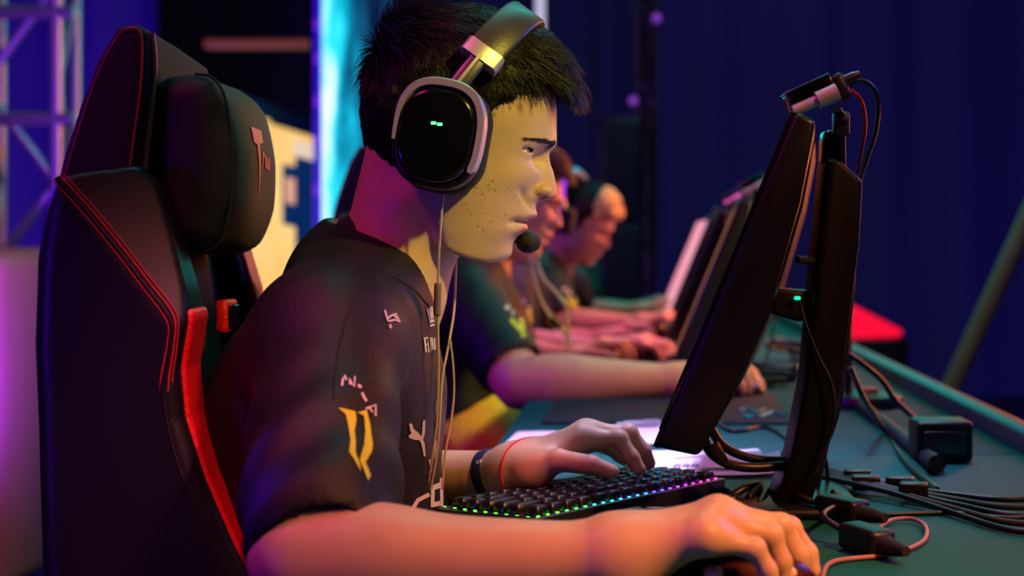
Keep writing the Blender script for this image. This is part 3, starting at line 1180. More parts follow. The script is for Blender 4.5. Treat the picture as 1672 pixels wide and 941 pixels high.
# ------------------------------------------------------------------ headset on the first player
def rrect2(hw, hh, cr, n=8):
    out = []
    for cx, cy, a0 in ((hw - cr, hh - cr, 0), (-hw + cr, hh - cr, 90), (-hw + cr, -hh + cr, 180), (hw - cr, -hh + cr, 270)):
        for i in range(n + 1):
            a = math.radians(a0 + 90 * i / n)
            out.append((cx + cr * math.cos(a), cy + cr * math.sin(a)))
    return out


def cup_parts(hs, side):
    """side -1: towards us.  The cup hangs in the X-Z plane, tilted with the head."""
    a = math.radians(-10)
    ex, ez = np.array((math.cos(a), 0, math.sin(a))), np.array((-math.sin(a), 0, math.cos(a)))
    c0 = P(719, 222, 1.315)
    Y = lambda y: HD + side * (HD - y)

    def slab(name, m, hw, hh, cr, y0, y1, bev, off=(0, 0)):
        b = MB()
        ya, yb = Y(y0) - Y(c0[1]), Y(y1) - Y(c0[1])
        Mx = frame((c0[0] + off[0], Y(c0[1]), c0[2] + off[1]), ex, (0, 1, 0), ez)
        b.prism(rrect2(hw, hh, cr), min(ya, yb), max(ya, yb), bev, Mx, axis='y', seg=4)
        return b.build(name, m, hs, sharp=1.0)
    side_ = -side
    slab('ear_pad', M['rubber'], 0.0415, 0.0515, 0.034, 1.325, 1.362, 0.011, (0.001, -0.001))
    slab('cup_shell', M['plastic'], 0.0405, 0.0495, 0.033, 1.298, 1.325, 0.007)
    slab('cup_plate', M['gloss'], 0.0345, 0.0425, 0.029, 1.287, 1.30, 0.006, (-0.001, -0.001))
    # metal bracket round the upper rim
    path = []
    for q in np.linspace(188, -32, 40):
        t = math.radians(q)
        n = 2.7
        x = 0.0385 * abs(math.cos(t)) ** (2 / n) * (1 if math.cos(t) > 0 else -1)
        z = 0.0475 * abs(math.sin(t)) ** (2 / n) * (1 if math.sin(t) > 0 else -1)
        path.append((x, z))
    path = np.array(path)
    T = np.gradient(path, axis=0); T /= np.linalg.norm(T, axis=1)[:, None]
    Nn = np.stack((-T[:, 1], T[:, 0]), 1)
    wd = 0.0042 * np.interp(np.arange(40), [0, 6, 16, 30, 38, 39], [0.45, 0.9, 1.0, 1.0, 0.9, 0.4])
    V, Fc = [], []
    for i in range(40):
        for s, y in ((-1, 1.301), (-1, 1.2925), (-0.7, 1.290), (0.7, 1.290), (1, 1.2925), (1, 1.312)):
            q = path[i] + Nn[i] * wd[i] * s
            V.append(np.array((c0[0], Y(y), c0[2])) + ex * q[0] + ez * q[1])
    for i in range(39):
        Fc += [[i * 6 + j, i * 6 + j + 1, i * 6 + 7 + j, i * 6 + 6 + j] for j in range(5)]
    Fc += [list(range(6)), [39 * 6 + j for j in range(6)][::-1]]
    b = MB(); b.add(V, Fc)
    br = b.build('bracket', M['metal'], hs)
    return c0, ex, ez


hs = empty('headset', U(735, 200), 'large black over-ear headset with silver clamps worn by the nearest player', 'headset')
bpy.context.view_layer.update()


def keep_at(root):
    """parts were made in place: remember where the root stands"""
    inv = Matrix.Translation(root.location).inverted()
    for ch in root.children:
        ch.matrix_parent_inverse = inv


for sd in (-1, 1):
    cup_parts(hs, -sd if False else (1 if sd < 0 else -1))
# status lights on the plate
b = MB()
for u in (708, 718):
    q = P(u, 201 + (u - 708) * 0.2, 1.2865)
    b.box(q - (0.0022, 0.0008, 0.0013), q + (0.0022, 0.0004, 0.0013), 0.0004)
b.build('status_light', M['led_g'], hs)
# arc of the band
dU = np.array((0.588, 0, 0.809)); dW = np.array((0.809, 0, -0.588))
cb = U(733, 203)


def arc(phi, a=0.1305, bb=0.092):
    return cb + dU * a * math.sin(phi) + np.array((0, -1, 0)) * bb * math.cos(phi)


def band(name, m, p0, p1, w, t, off=0.0, n=40, wf=None):
    V, Fc = [], []
    for i, ph in enumerate(np.linspace(p0, p1, n)):
        c = arc(ph)
        r = dU * math.sin(ph) / 0.127 * 0.1 + np.array((0, -1, 0)) * math.cos(ph) / 0.09 * 0.1
        r /= np.linalg.norm(r)
        ww = w * (wf(ph) if wf else 1)
        for x, y in ((-.5, -.5), (-.5, .3), (-.42, .5), (.42, .5), (.5, .3), (.5, -.5)):
            V.append(c + dW * x * ww + r * (y * t + off))
    for i in range(n - 1):
        Fc += [[i * 6 + j, i * 6 + (j + 1) % 6, i * 6 + 6 + (j + 1) % 6, i * 6 + 6 + j] for j in range(6)]
    Fc += [list(range(6))[::-1], [(n - 1) * 6 + j for j in range(6)]]
    b = MB(); b.add(V, Fc)
    return b.build(name, m, hs)


a0 = math.radians(33)
band('headband', M['band'], a0, PI - a0, 0.036, 0.010, 0.004)
band('band_cushion', M['rubber'], a0 + .1, PI - a0 - .1, 0.031, 0.012, -0.006)
band('band_trim', M['metal_dark'], a0, PI - a0, 0.0022, 0.012, 0.0045) if False else None
for k in (0, 1):
    f = (lambda p: p) if k == 0 else (lambda p: PI - p)
    band('clamp', M['metal'], *sorted((f(math.radians(29)), f(math.radians(36)))), 0.040, 0.016, 0.003, 6)
    band('slider', M['metal_dark'], *sorted((f(math.radians(10)), f(math.radians(30)))), 0.017, 0.007, 0.006, 8)
    band('slider_rod', M['metal'], *sorted((f(math.radians(9)), f(math.radians(30)))), 0.0035, 0.010, 0.010, 8, None)
# microphone on the far side, the foam in front of the mouth
boom = spline([P(726, 290, 1.535), P(770, 345, 1.545), P(820, 385, 1.52), P(848, 396, 1.475), P(858, 396, 1.452)], 8)
b = MB(); b.tube(boom, 0.0022, 8); b.build('microphone_boom', M['plastic'], hs)
sp = Sdf().u(ellip(P(863, 395, 1.44), (0.0128, 0.0135, 0.0115)))
sp.d(lambda p, d: d + 0.0003 * wob(p, 900))
V, Q = sp.mesh(P(863, 395, 1.44) - 0.02, P(863, 395, 1.44) + 0.02, 0.0009)
link('microphone_foam', fast_mesh(V, Q), M['rubber'], hs)
keep_at(hs)

# earphones under the headset: two thin wires meeting at a slider
ep = empty('earphones', P(715, 490, 1.36), 'thin pale earphone wires hanging down in front of the nearest jersey', 'earphones')
w1 = spline([P(724, 300, 1.345), P(721, 350, 1.34), P(717, 410, 1.345), P(715, 470, 1.355), P(715, 520, 1.36), P(716, 600, 1.362), P(714, 680, 1.36), P(706, 745, 1.36), P(700, 790, 1.362)], 8)
w2 = spline([P(745, 405, 1.46), P(744, 450, 1.45), P(741, 510, 1.43), P(731, 570, 1.40), P(722, 620, 1.38), P(718, 690, 1.365), P(712, 750, 1.36), P(703, 800, 1.36)], 8)
w3 = spline([P(735, 555, 1.40), P(740, 600, 1.405), P(741, 645, 1.405), P(736, 690, 1.395), P(727, 740, 1.38), P(722, 800, 1.37)], 8)
for i, w in enumerate((w1, w2, w3)):
    b = MB(); b.tube(w, 0.0012 if i < 2 else 0.0011, 6); b.build('wire', M['wire'], ep)
b = MB(); b.tube(spline([P(715, 462, 1.353), P(715, 470, 1.353), P(714, 505, 1.357), P(714, 516, 1.358)], 4), [0.0022] + [0.0036] * 11 + [0.0022], 10)
b.build('inline_remote', mat('grey_remote', (120, 104, 92), 0.4), ep)
keep_at(ep)

# ------------------------------------------------------------------ the gaming chair
PIV = np.array(((430 - U0) / F * 1.25 * 0 - 0.43, 1.25, 0.0))
YAW = math.radians(6.5)


def wz(f):
    """turn a shape with the chair"""
    c, s = math.cos(-YAW), math.sin(-YAW)
    R = np.array(((c, -s, 0), (s, c, 0), (0, 0, 1)))
    return lambda p: f((p - PIV) @ R.T + PIV)


MY = np.array(Matrix.Translation(Vector(PIV)) @ Matrix.Rotation(YAW, 4, 'Z') @ Matrix.Translation(-Vector(PIV)))


def T(pts, d=1.25):
    return [((u - U0) / F * d, ZC - (v - V0) / F * d) for u, v in pts]


chair = empty('gaming_chair', (-0.5, 1.42, 0.0), 'black leather gaming chair with red wing panels and neck pillow, carrying the nearest player', 'chair', 'gaming chairs along the table')
HEADP = T([(192, 42), (225, 38), (246, 50), (247, 110), (238, 200), (226, 310), (95, 310), (112, 240), (135, 170), (160, 100)])
WINGP = T([(98, 288), (212, 268), (246, 300), (272, 380), (297, 470), (306, 520), (293, 600), (300, 680), (330, 780), (372, 880), (410, 960), (400, 1090), (80, 1090), (70, 700), (63, 560), (68, 420), (80, 340)], 1.22)


def soft(name, B, lo, hi, h, m):
    V, Q = B.mesh(lo, hi, h)
    return link(name, fast_mesh(V, Q), m, chair)


def puff(a, f, s=1.0):
    return lambda p, d: d + a * wob(p, f, s)


lo, hi = (-0.66, 1.14, 0.5), (-0.28, 1.75, 1.24)
B = Sdf().u(wz(extr(HEADP, 1.245, 1.535, 0.013))).d(puff(0.0012, 26))
soft('head_section', B, lo, hi, 0.004, M['fabric'])
B = Sdf()
B.u(wz(extr(WINGP, 1.195, 1.285, 0.016)))
q0, q1 = [np.array(q) for q in T([(108, 292), (292, 530)], 1.22)]
dq = (q1 - q0) / np.linalg.norm(q1 - q0)
nq = np.array((-dq[1], dq[0])) * (1 if -dq[1] > 0 else -1)
B.i(wz(lambda p: (1.1975 + 0.62 * ((p[:, 0] - q0[0]) * nq[0] + (p[:, 2] - q0[1]) * nq[1]) - p[:, 1]) * 0.85), 0.004)   # shoulder panel slopes back from the seam
B.d(puff(0.0010, 24, 2.0))
soft('side_wing', B, lo, hi, 0.004, M['leather'])
B = Sdf().u(wz(extr(WINGP, 1.555, 1.645, 0.016))).d(puff(0.0016, 24, 4.0))
soft('side_wing', B, lo, hi, 0.005, M['leather'])
PADP = T([(95, 300), (228, 300), (240, 420), (262, 560), (276, 700), (300, 900), (310, 1090), (85, 1090), (75, 600)], 1.25)
B = Sdf().u(wz(extr(PADP, 1.27, 1.57, 0.02))).d(puff(0.002, 20))
soft('centre_pad', B, lo, hi, 0.005, M['fabric'])
# red inserts on the front of both wings
fr = [(300, 505), (303, 520), (290, 600), (297, 680), (327, 780), (369, 880), (407, 960), (404, 1040)]
for y0, y1, f2 in ((1.203, 1.282, fr), (1.558, 1.628, [(268, 392), (283, 440), (298, 490)] + fr)):
    q = [(a + 10, b_) for a, b_ in f2] + [(a - 16, b_) for a, b_ in f2[::-1]]
    B = Sdf().u(wz(extr(T(q, 1.22), y0 + .004, y1 - .006, 0.004)))
    soft('red_panel', B, lo, hi, 0.0025, M['red'])
# stitched seams
def on_chair(p):
    return np.asarray(p) @ MY[:3, :3].T + MY[:3, 3]


def seam(pts, d, y, r, m, name='seam'):
    q = [(a, y, b_) for a, b_ in T(pts, d)]
    b = MB(); b.tube(on_chair(spline(q, 6)), r, 6)
    return b.build(name, m, chair)


seam([(204, 50), (224, 48), (234, 66), (232, 140), (222, 220), (212, 300)], 1.25, 1.2455, 0.0008, M['stitch'])
seam([(202, 52), (174, 100), (148, 170), (126, 242), (112, 292)], 1.25, 1.2462, 0.0006, M['stitch'])
q = [on_chair((a, 1.2585, b_)) for a, b_ in T([(244, 52), (247.5, 110), (238.5, 200), (227, 300)], 1.25)]
b = MB(); b.tube(spline(q, 6), 0.0032, 8); b.build('piping', M['pipe_gold'], chair)
q = [on_chair((a, 1.27, b_)) for a, b_ in T([(244, 54), (247.8, 110), (238.8, 200), (227, 300)], 1.25)]
b = MB(); b.tube(spline(q, 6), 0.0014, 6); b.build('seam', M['stitch'], chair)
for off, r_, mm in ((4, .0009, 'stitch'), (-3, .0022, 'leather'), (-10, .0007, 'stitch'), (10, .0006, 'stitch')):
    pts = [(108, 292), (150, 338), (200, 400), (246, 462), (284, 516), (294, 560), (284, 640), (300, 730), (330, 820)]
    seam([(a + off * .7 * (1 if i < 6 else 1.3) - 3 - (9 if i > 4 else 0), b_ - off * .6 * (i < 5)) for i, (a, b_) in enumerate(pts)], 1.22, 1.1955 + max(0, off) * .0003, r_, M[mm])
# belt slot and its red bezel
b = MB(); b.box((-0.405, 1.36, 0.925), (-0.392, 1.40, 0.957), 0.004)
sl = b.build('belt_slot', M['red'], chair); 
b = MB(); b.box((-0.398, 1.364, 0.93), (-0.389, 1.396, 0.952), 0.002); b.build('slot_opening', M['gloss'], sl)
# neck pillow
PYAW = YAW
R6 = np.array(Matrix.Rotation(PYAW, 3, 'Z'))
pc = np.array((-0.412, 1.41, ZC + 0.074))
PILP = T([(250, 140), (272, 124), (310, 118), (345, 124), (366, 160), (376, 240), (373, 330), (358, 392), (330, 414), (290, 408), (262, 390), (250, 320)], 1.27)
B = Sdf().u(wz(extr(PILP, 1.265, 1.555, 0.026)))
fc = np.array(((376 - U0) / F * 1.27 - 0.012, 1.41, ZC + 0.070))
B.u(wz(ellip(fc, (0.022, 0.118, 0.072))), 0.03)
B.d(lambda p, d: d + 0.0012 * wob(p, 30, 3))
V, Q = B.mesh(pc - 0.2, pc + 0.2, 0.004)
pillow = link('neck_pillow', fast_mesh(V, Q), M['velvet'], chair)
bp = bvh_of(pillow)
q = [on_chair((a, 1.279, b_)) for a, b_ in T([(318, 118), (346, 124), (367, 160), (377, 240), (374, 330), (358, 393), (330, 415)], 1.27)]
b = MB(); b.tube(spline(q, 6), .0014, 6); b.build('pillow_seam', M['velvet'], pillow)
ys = np.array((-math.sin(PYAW), math.cos(PYAW), 0))
tee = [(-.034, .034), (.012, .034), (.014, .022), (-.004, .020), (-.010, -.036), (-.018, .018), (-.032, .020)]
sm = [[(.006, .012), (.016, .012), (.016, .008), (.010, .008), (.010, .002), (.006, -.004)], [(.019, .010), (.026, .010), (.026, -.002), (.019, -.002)], [(.029, .010), (.034, .002), (.039, .010), (.039, -.003), (.029, -.003)], [(.042, .009), (.047, .009), (.047, -.003), (.042, -.003)]]
decal('pillow_emblem', M['red'], pillow, bp, [tri_fill(x, 2) for x in [tee] + sm], on_chair((-0.40, 1.375, ZC + 0.078)), ys, (0, 0, 1), 0.001, 0.12)
# seat and base below the frame
b = MB(); b.box((-0.52, 1.16, 0.42), (0.02, 1.68, 0.52), 0.04, 3); b.build('seat', M['leather'], chair)
b = MB(); b.lathe([(.03, .08), (.03, .3), (.05, .3), (.05, .42), (.01, .42)], 16, frame((-0.24, 1.42, 0), (1, 0, 0), (0, 1, 0), (0, 0, 1))); b.build('gas_column', M['metal_dark'], chair)
for k in range(5):
    a = 2 * PI * k / 5 + .3
    e = np.array((-0.24 + .3 * math.cos(a), 1.42 + .3 * math.sin(a), 0.065))
    b = MB(); b.tube([(-0.24, 1.42, .1), (e + (-0.24, 1.42, .1)) / 2 + (0, 0, .006), e], [.03, .025, .02], 8)
    lg = b.build('base_leg', M['plastic'], chair)
    b = MB(); b.lathe([(.0, -.02), (.03, -.018), (.03, .018), (.0, .02)], 14, frame((e[0], e[1], .03), (1, 0, 0), (0, 0, 1), (0, -1, 0))); b.build('caster', M['plastic'], lg)
keep_at(chair)


# ------------------------------------------------------------------ table
tb = empty('competition_table', (0.13, 4.0, 0.0), 'long green cloth-covered table running past all the players', 'table')
b = MB(); b.box((-0.19, 0.60, TZ - 0.035), (0.50, 1.828, TZ), 0.004); b.build('table_top', M['table'], tb)
b = MB(); b.box((-0.19, 1.832, TZ - 0.035), (0.50, 6.6, TZ), 0.004); b.build('table_top', M['table'], tb)
for x0, x1, z1 in ((0.500, 0.535, 0.028), (0.537, 0.572, 0.012)):
    b = MB(); b.box((x0, 0.60, TZ - 0.05), (x1, 6.6, TZ + z1), 0.009, 3); b.build('raised_edge', M['lip'], tb)
b = MB(); b.box((0.46, 0.62, 0.05), (0.49, 6.55, TZ - 0.035)); b.build('front_panel', M['plastic'], tb)
for y in (0.7, 1.78, 3.4, 5.0, 6.5):
    for x in (-0.1, 0.42):
        b = MB(); b.box((x - .02, y - .02, 0), (x + .02, y + .02, TZ - .035), .003); b.build('leg', M['metal_dark'], tb)
keep_at(tb)


def TP(u, v, h=0.0):
    """where the line through (u,v) meets a level h above the table"""
    d = F * (ZC - TZ - h) / (v - V0)
    return np.array(((u - U0) / F * d, d, TZ + h))


# ------------------------------------------------------------------ keyboard
kb = empty('keyboard', (-0.06, 1.4, TZ), 'black mechanical keyboard with rainbow backlight under the nearest player\'s left hand', 'keyboard', 'keyboards on the table')
e1 = np.array((0.635, 0.7725, 0.0)); e2 = np.array((-0.7725, 0.635, 0.0))
KO = np.array((-0.0915, 1.283, TZ + 0.0005))
KM = frame(KO, e1, e2, (0, 0, 1))
KL, KW = 0.292, 0.134
b = MB()
b.prism([(0, 0.002), (KW, 0.002), (KW, 0.016), (0.016, 0.022), (0, 0.022)], 0, KL, 0.0015, KM @ frame((0, 0, 0), (0, 1, 0), (0, 0, 1), (1, 0, 0)))
b.build('case', mat('keyboard_case', (22, 24, 30), 0.35), kb)
wid = [[1, -.35, 1, 1, 1, 1, -.25, 1, 1, 1, 1, -.25, 1, 1, 1, 1], [1] * 13 + [2], [1.5] + [1] * 12 + [1.5], [1.75] + [1] * 11 + [2.25], [2.25] + [1] * 10 + [1.75, 1], [1.25, 1.25, 1.25, 6.25, 1, 1, 1, 1, 1]]
U1 = 0.0183
RGB = [(255, 60, 200), (200, 60, 255), (110, 80, 255), (60, 160, 255), (50, 240, 200), (70, 255, 90), (90, 255, 60)]
leds = [mat('key_glow_' + n, c, 0.4, emit=c, emit_s=3.2) for n, c in zip(('pink', 'violet', 'blue', 'azure', 'teal', 'green', 'lime'), RGB)]
kn = 0
for r, row in enumerate(wid):
    x = 0.0
    y = 0.0145 + r * U1 + (0.006 if r else 0)
    tot = sum(abs(k) for k in row)
    fit = (KL - 0.016) / U1 / tot
    for k in row:
        L_ = abs(k) * U1 * fit
        if k > 0 and kn < 96:
            x0, x1 = KL - 0.008 - x - L_ + 0.0007, KL - 0.008 - x - 0.0007
            z0 = 0.0215 - y * 0.035
            b = MB()
            bm = bmesh.new()
            co = [(x0, y - U1 / 2 + .0008, z0), (x1, y - U1 / 2 + .0008, z0), (x1, y + U1 / 2 - .0008, z0), (x0, y + U1 / 2 - .0008, z0),
                  (x0 + .0022, y - U1 / 2 + .003, z0 + .0098), (x1 - .0022, y - U1 / 2 + .003, z0 + .0098), (x1 - .0022, y + U1 / 2 - .0028, z0 + .0088), (x0 + .0022, y + U1 / 2 - .0028, z0 + .0088)]
            vs = [bm.verts.new(c) for c in co]
            for f in ((3, 2, 1, 0), (4, 5, 6, 7), (0, 1, 5, 4), (1, 2, 6, 5), (2, 3, 7, 6), (3, 0, 4, 7)):
                bm.faces.new([vs[i] for i in f])
            bmesh.ops.bevel(bm, geom=bm.edges[:], offset=.0008, segments=1, affect='EDGES')
            b.bm(bm, KM)
            b.build('keycap', M['key'], kb)
            kn += 1
        x += L_
# the row of lights shining out under the back row and the near end
for i in range(7):
    b = MB()
    xs = np.linspace(KL - 0.012, 0.008, 22)
    for j in range(int(round(i * 22 / 7)), int(round((i + 1) * 22 / 7))):
        b.box((xs[j] - .0016, .0035, .0215), (xs[j] + .0016, .0052, .0232), M=KM)
    if i == 6:
        for y in np.linspace(0.012, KW - 0.012, 9):
            b.box((.002, y - .0016, .0185), (.0036, y + .0016, .0225 - y * .03), M=KM)
    b.build('key_light', leds[i], kb)
keep_at(kb)

# ------------------------------------------------------------------ mouse under the near hand
ms = empty('mouse', (0.105, 1.10, TZ), 'dark computer mouse held under the nearest player\'s right hand', 'mouse')
mc = P(1212, 948, 1.095); mc[2] = TZ + 0.004
B = Sdf().u(ellip(mc + (0, 0, 0.004), (0.058, 0.031, 0.033)))
B.i(lambda p: (TZ + 0.001) - p[:, 2], 0.002)
V, Q = B.mesh(mc - 0.08, mc + 0.08, 0.0014)
link('shell', fast_mesh(V, Q), mat('mouse_shell', (58, 12, 14), 0.3), ms)
b = MB(); b.lathe([(.001, -.003), (.006, -.0025), (.0065, 0), (.006, .0025), (.001, .003)], 18, frame(mc + (0.036, 0, 0.0265), (1, 0, 0), (0, 0, 1), (0, 1, 0))); b.build('scroll_wheel', M['rubber'], ms)
for x in (-.022, .03):
    B = Sdf().u(ellip(mc + (x, -0.020, 0.018), (0.010, 0.008, 0.006))); V, Q = B.mesh(mc + (x - .014, -.034, .006), mc + (x + .014, -.006, .03), .001)
    link('side_button', fast_mesh(V, Q), mat('cream_button', (220, 190, 140), .4), ms)
b = MB(); b.tube(spline([mc + (.06, 0, .006), TP(1360, 918, .003), TP(1450, 906, .003), TP(1505, 886, .003), TP(1512, 862, .004), TP(1490, 848, .004), TP(1455, 850, .004), TP(1428, 868, .006)], 8), 0.0022, 8)
b.build('mouse_cord', mat('pink_grey_cord', (150, 104, 104), 0.5), ms)
keep_at(ms)
# ------------------------------------------------------------------ monitors
def make_monitor(label, yaw=7.2, lit=None):
    mo = empty('monitor', (0.17, 1.46, TZ), label, 'monitor', 'monitors standing along the table')
    pv = np.array((0.08, 1.28, 0.0))
    MZ = rotM('Z', math.radians(-yaw), pv)
    D = 1.28
    prof = T([(1297, 183), (1331, 198), (1306, 330), (1252, 520), (1196, 650), (1140, 747), (1068, 733)], D)
    b = MB(); b.prism(prof, D, D + 0.555, 0.005, MZ, axis='y', seg=3)
    b.build('housing', mat('monitor_housing', (10, 11, 15), 0.36, spec=0.35), mo)
    a, c = np.array(T([(1297, 183), (1068, 733)], D))
    n = np.array((-(a - c)[1], (a - c)[0])); n = n / np.linalg.norm(n)
    f = lambda t, o: tuple(c + (a - c) * t + n * o)
    b = MB(); b.prism([f(.05, -.002), f(.975, -.002), f(.975, .0006), f(.05, .0006)], D + .008, D + .547, 0, MZ, axis='y')
    b.build('screen', lit or M['screen'], mo, smooth=False)
    b = MB()
    b.prism([f(0.0, -.004), f(.05, -.004), f(.05, .0022), f(0.0, .0022)], D + .002, D + .553, .0008, MZ, axis='y')
    b.build('lower_bezel', M['gloss'], mo)
    for y0, y1 in ((D + .002, D + .009), (D + .546, D + .553)):
        b = MB(); b.prism([f(.05, -.004), f(.998, -.004), f(.998, .0032), f(.05, .0032)], y0, y1, .0008, MZ, axis='y'); b.build('side_bezel', M['gloss'], mo)
    b = MB(); b.prism([f(.972, -.004), f(.999, -.004), f(.999, .0030), f(.972, .0030)], D + .009, D + .546, .0008, MZ, axis='y'); b.build('upper_bezel', M['gloss'], mo)
    # stand
    col = T([(1343, 262), (1362, 262), (1402, 297), (1396, 400), (1386, 480), (1368, 620), (1345, 730), (1318, 822), (1256, 822), (1286, 740), (1310, 620), (1325, 450), (1336, 330)], 1.455)
    b = MB(); b.prism(col, 1.425, 1.50, 0.005, axis='y', seg=3); b.build('stand_column', mat('stand_black', (7, 7, 9), 0.45, spec=0.25), mo)
    b = MB(); b.prism(T([(1344, 213), (1364, 216), (1366, 232), (1362, 268), (1340, 268), (1342, 230)], 1.45), 1.435, 1.475, 0.004, axis='y', seg=3); b.build('carry_handle', M['gloss'], mo)
    b = MB(); b.box((0.09, 1.39, TZ + .0005), (0.225, 1.57, TZ + .011), .005, 3); b.build('stand_base', mat('stand_base', (16, 22, 34), 0.35), mo)
    b = MB(); b.prism(T([(1262, 470), (1335, 476), (1334, 520), (1300, 524), (1256, 512)], 1.46), 1.44, 1.50, .004, axis='y'); br = b.build('tilt_bracket', M['plastic'], mo)
    b = MB(); b.box(P(1302, 487, 1.436) - (.003, .0035, .0018), P(1302, 487, 1.436) + (.003, .0035, .0018), .001); b.build('power_light', mat('teal_led', (20, 220, 160), .4, emit=(20, 235, 170), emit_s=1.5), br)
    b = MB(); b.tube([P(1302, 424, 1.42), P(1325, 427, 1.43), P(1338, 427, 1.45)], .004, 8); b.build('cable_hook', M['metal_dark'], mo)
    keep_at(mo)
    return mo


mon = make_monitor('black monitor leaning back on a tall stand in front of the nearest player')

# ------------------------------------------------------------------ small camera clipped over the monitor
wc = empty('webcam', P(1335, 158, 1.40), 'small black camera box on a thin arm above the nearest monitor', 'webcam')
th = math.radians(24)
ca = P(1328, 158, 1.385)
CM = frame(ca, (math.cos(th), 0, math.sin(th)), (0, 1, 0), (-math.sin(th), 0, math.cos(th)))
b = MB(); b.box((-.026, -.018, -.010), (.022, .018, .013), .003, 2, CM); b.build('body', M['gloss'], wc)
b = MB(); b.box((-.027, -.019, .0125), (.020, .019, .0145), .001, 2, CM); b.build('top_plate', mat('teal_metal', (60, 120, 120), 0.3, 0.6), wc)
b = MB(); b.lathe([(.001, -.028), (.006, -.028), (.006, -.004), (.009, -.003), (.009, .018), (.001, .019)], 18, CM @ frame((0.002, -.020, -.006), (0, 1, 0), (0, 0, 1), (1, 0, 0))); b.build('lens_barrel', M['metal'], wc)
b = MB(); b.box((.019, -.016, -.016), (.033, .016, .011), .004, 2, CM); b.build('rear_housing', M['plastic'], wc)
b = MB(); b.lathe([(.001, 0), (.005, 0), (.005, .010), (.003, .018), (.001, .018)], 12, CM @ frame((.032, -.004, .002), (0, 1, 0), (0, 0, 1), (1, 0, 0))); b.build('plug', M['metal_dark'], wc)
b = MB(); b.tube(spline([P(1366, 178, 1.40), P(1371, 190, 1.41), P(1373, 215, 1.43), P(1374, 300, 1.455)], 6), .0048, 10); b.build('arm', M['plastic'], wc)
b = MB(); b.box(P(1373, 203, 1.415) - (.008, .008, .012), P(1373, 203, 1.415) + (.008, .008, .012), .003); b.build('arm_joint', M['metal_dark'], wc)
b = MB(); b.tube(spline([P(1385, 140, 1.38), P(1402, 131, 1.38), P(1424, 141, 1.39), P(1434, 168, 1.40), P(1430, 215, 1.42), P(1414, 265, 1.45), P(1402, 310, 1.49), P(1395, 420, 1.51), P(1390, 500, 1.52), P(1375, 620, 1.52), P(1352, 720, 1.51), P(1335, 800, 1.51)], 8), .0022, 8)
b.build('signal_cord', mat('dark_teal_cord', (20, 40, 42), 0.35), wc)
b = MB(); b.tube(spline([P(1388, 147, 1.385), P(1402, 158, 1.385), P(1411, 182, 1.40), P(1412, 215, 1.41), P(1405, 255, 1.44), P(1398, 290, 1.47)], 8), .0020, 8)
b.build('red_cord', mat('red_cord', (190, 20, 34), 0.35), wc)
keep_at(wc)


# ------------------------------------------------------------------ things lying on the table near the first player
def sheet(label, corners, h, m=None, marks=None, curl=0.0):
    c = [TP(u, v, h) for u, v in corners]
    n = 12
    V, Fc = [], []
    for k in (0, 1):
        for i in range(n + 1):
            for j in range(n + 1):
                s, t = i / n, j / n
                q = (c[0] * (1 - s) + c[1] * s) * (1 - t) + (c[3] * (1 - s) + c[2] * s) * t
                q = q + (0, 0, curl * (max(0, s - .6) ** 2 * 6 * (0.6 + 0.4 * math.sin(9 * t))) + 0.0006 * math.sin(7 * s + 5 * t) + .0007 - k * .0006)
                V.append(q)
    m1 = n + 1
    for i in range(n):
        for j in range(n):
            a = i * m1 + j
            Fc.append([a, a + m1, a + m1 + 1, a + 1])
            Fc.append([a + m1 * m1 + x for x in (0, 1, m1 + 1, m1)])
    for i in range(n):
        for a, b_ in ((i * m1, (i + 1) * m1), (i * m1 + n, (i + 1) * m1 + n), (i, i + 1), (n * m1 + i, n * m1 + i + 1)):
            Fc.append([a, b_, b_ + m1 * m1, a + m1 * m1])
    b = MB(); b.add(V, Fc)
    o = b.build('paper_sheet', m or M['paper'])
    tag(o, label, 'paper', 'loose papers on the table')
    if marks:
        ink = mat('grey_ink', (120, 110, 150), .7)
        for st in marks:
            q = [TP(u, v, h) + (0, 0, .0022) for u, v in st]
            b = MB(); b.tube(q, .0008, 4); b.build('pencil_mark', ink, o)
    return o


sheet('white paper sheet lying flat left of the typing hand', [(846, 706), (1010, 704), (1010, 736), (812, 736)], 0.0006)
sheet('white paper sheet beneath the pen, behind the typing hand', [(1012, 686), (1105, 684), (1110, 724), (985, 728)], 0.0022)
sheet('crumpled white paper with pencil scribbles under the nearest monitor', [(1010, 738), (1236, 737), (1272, 775), (1040, 779)], 0.0036, curl=0.004,
      marks=[[(1108 + 14 * k, 758), (1100 + 14 * k, 765), (1112 + 14 * k, 762), (1106 + 14 * k, 770)] for k in range(4)] + [[(1100, 752), (1150, 748)], [(1168, 760), (1210, 757)]])
sheet('blank white paper poking out right of the nearest monitor', [(1150, 742), (1270, 744), (1282, 768), (1140, 764)], 0.0075, curl=0.006)
pn = empty('pen', TP(1045, 690, .006), 'pale ballpoint pen lying across a paper sheet', 'pen')
b = MB(); b.tube([TP(1012, 694, .008), TP(1020, 693.5, .008), TP(1068, 691, .008), TP(1078, 690.5, .008)], [.001, .0045, .0045, .004], 10); b.build('barrel', mat('pale_barrel', (190, 190, 210), .25), pn)
b = MB(); b.tube([TP(1050, 687, .014), TP(1076, 686, .014)], .0012, 6); b.build('clip', M['metal'], pn)
keep_at(pn)


def cable(label, pts, r, m=None, ends=None, group='black cables on the table', cat='cable'):
    o = empty('cable', pts[0], label, cat, group)
    b = MB(); b.tube(spline(pts, 8), r, 8); b.build('cord', m or M['cable'], o)
    for e in ends or []:
        b = MB(); b.box((-.009, -.007, -.0055), (.012, .007, .0055), .002, 2, frame(*e)); b.build('plug', M['plastic'], o)
    keep_at(o)
    return o


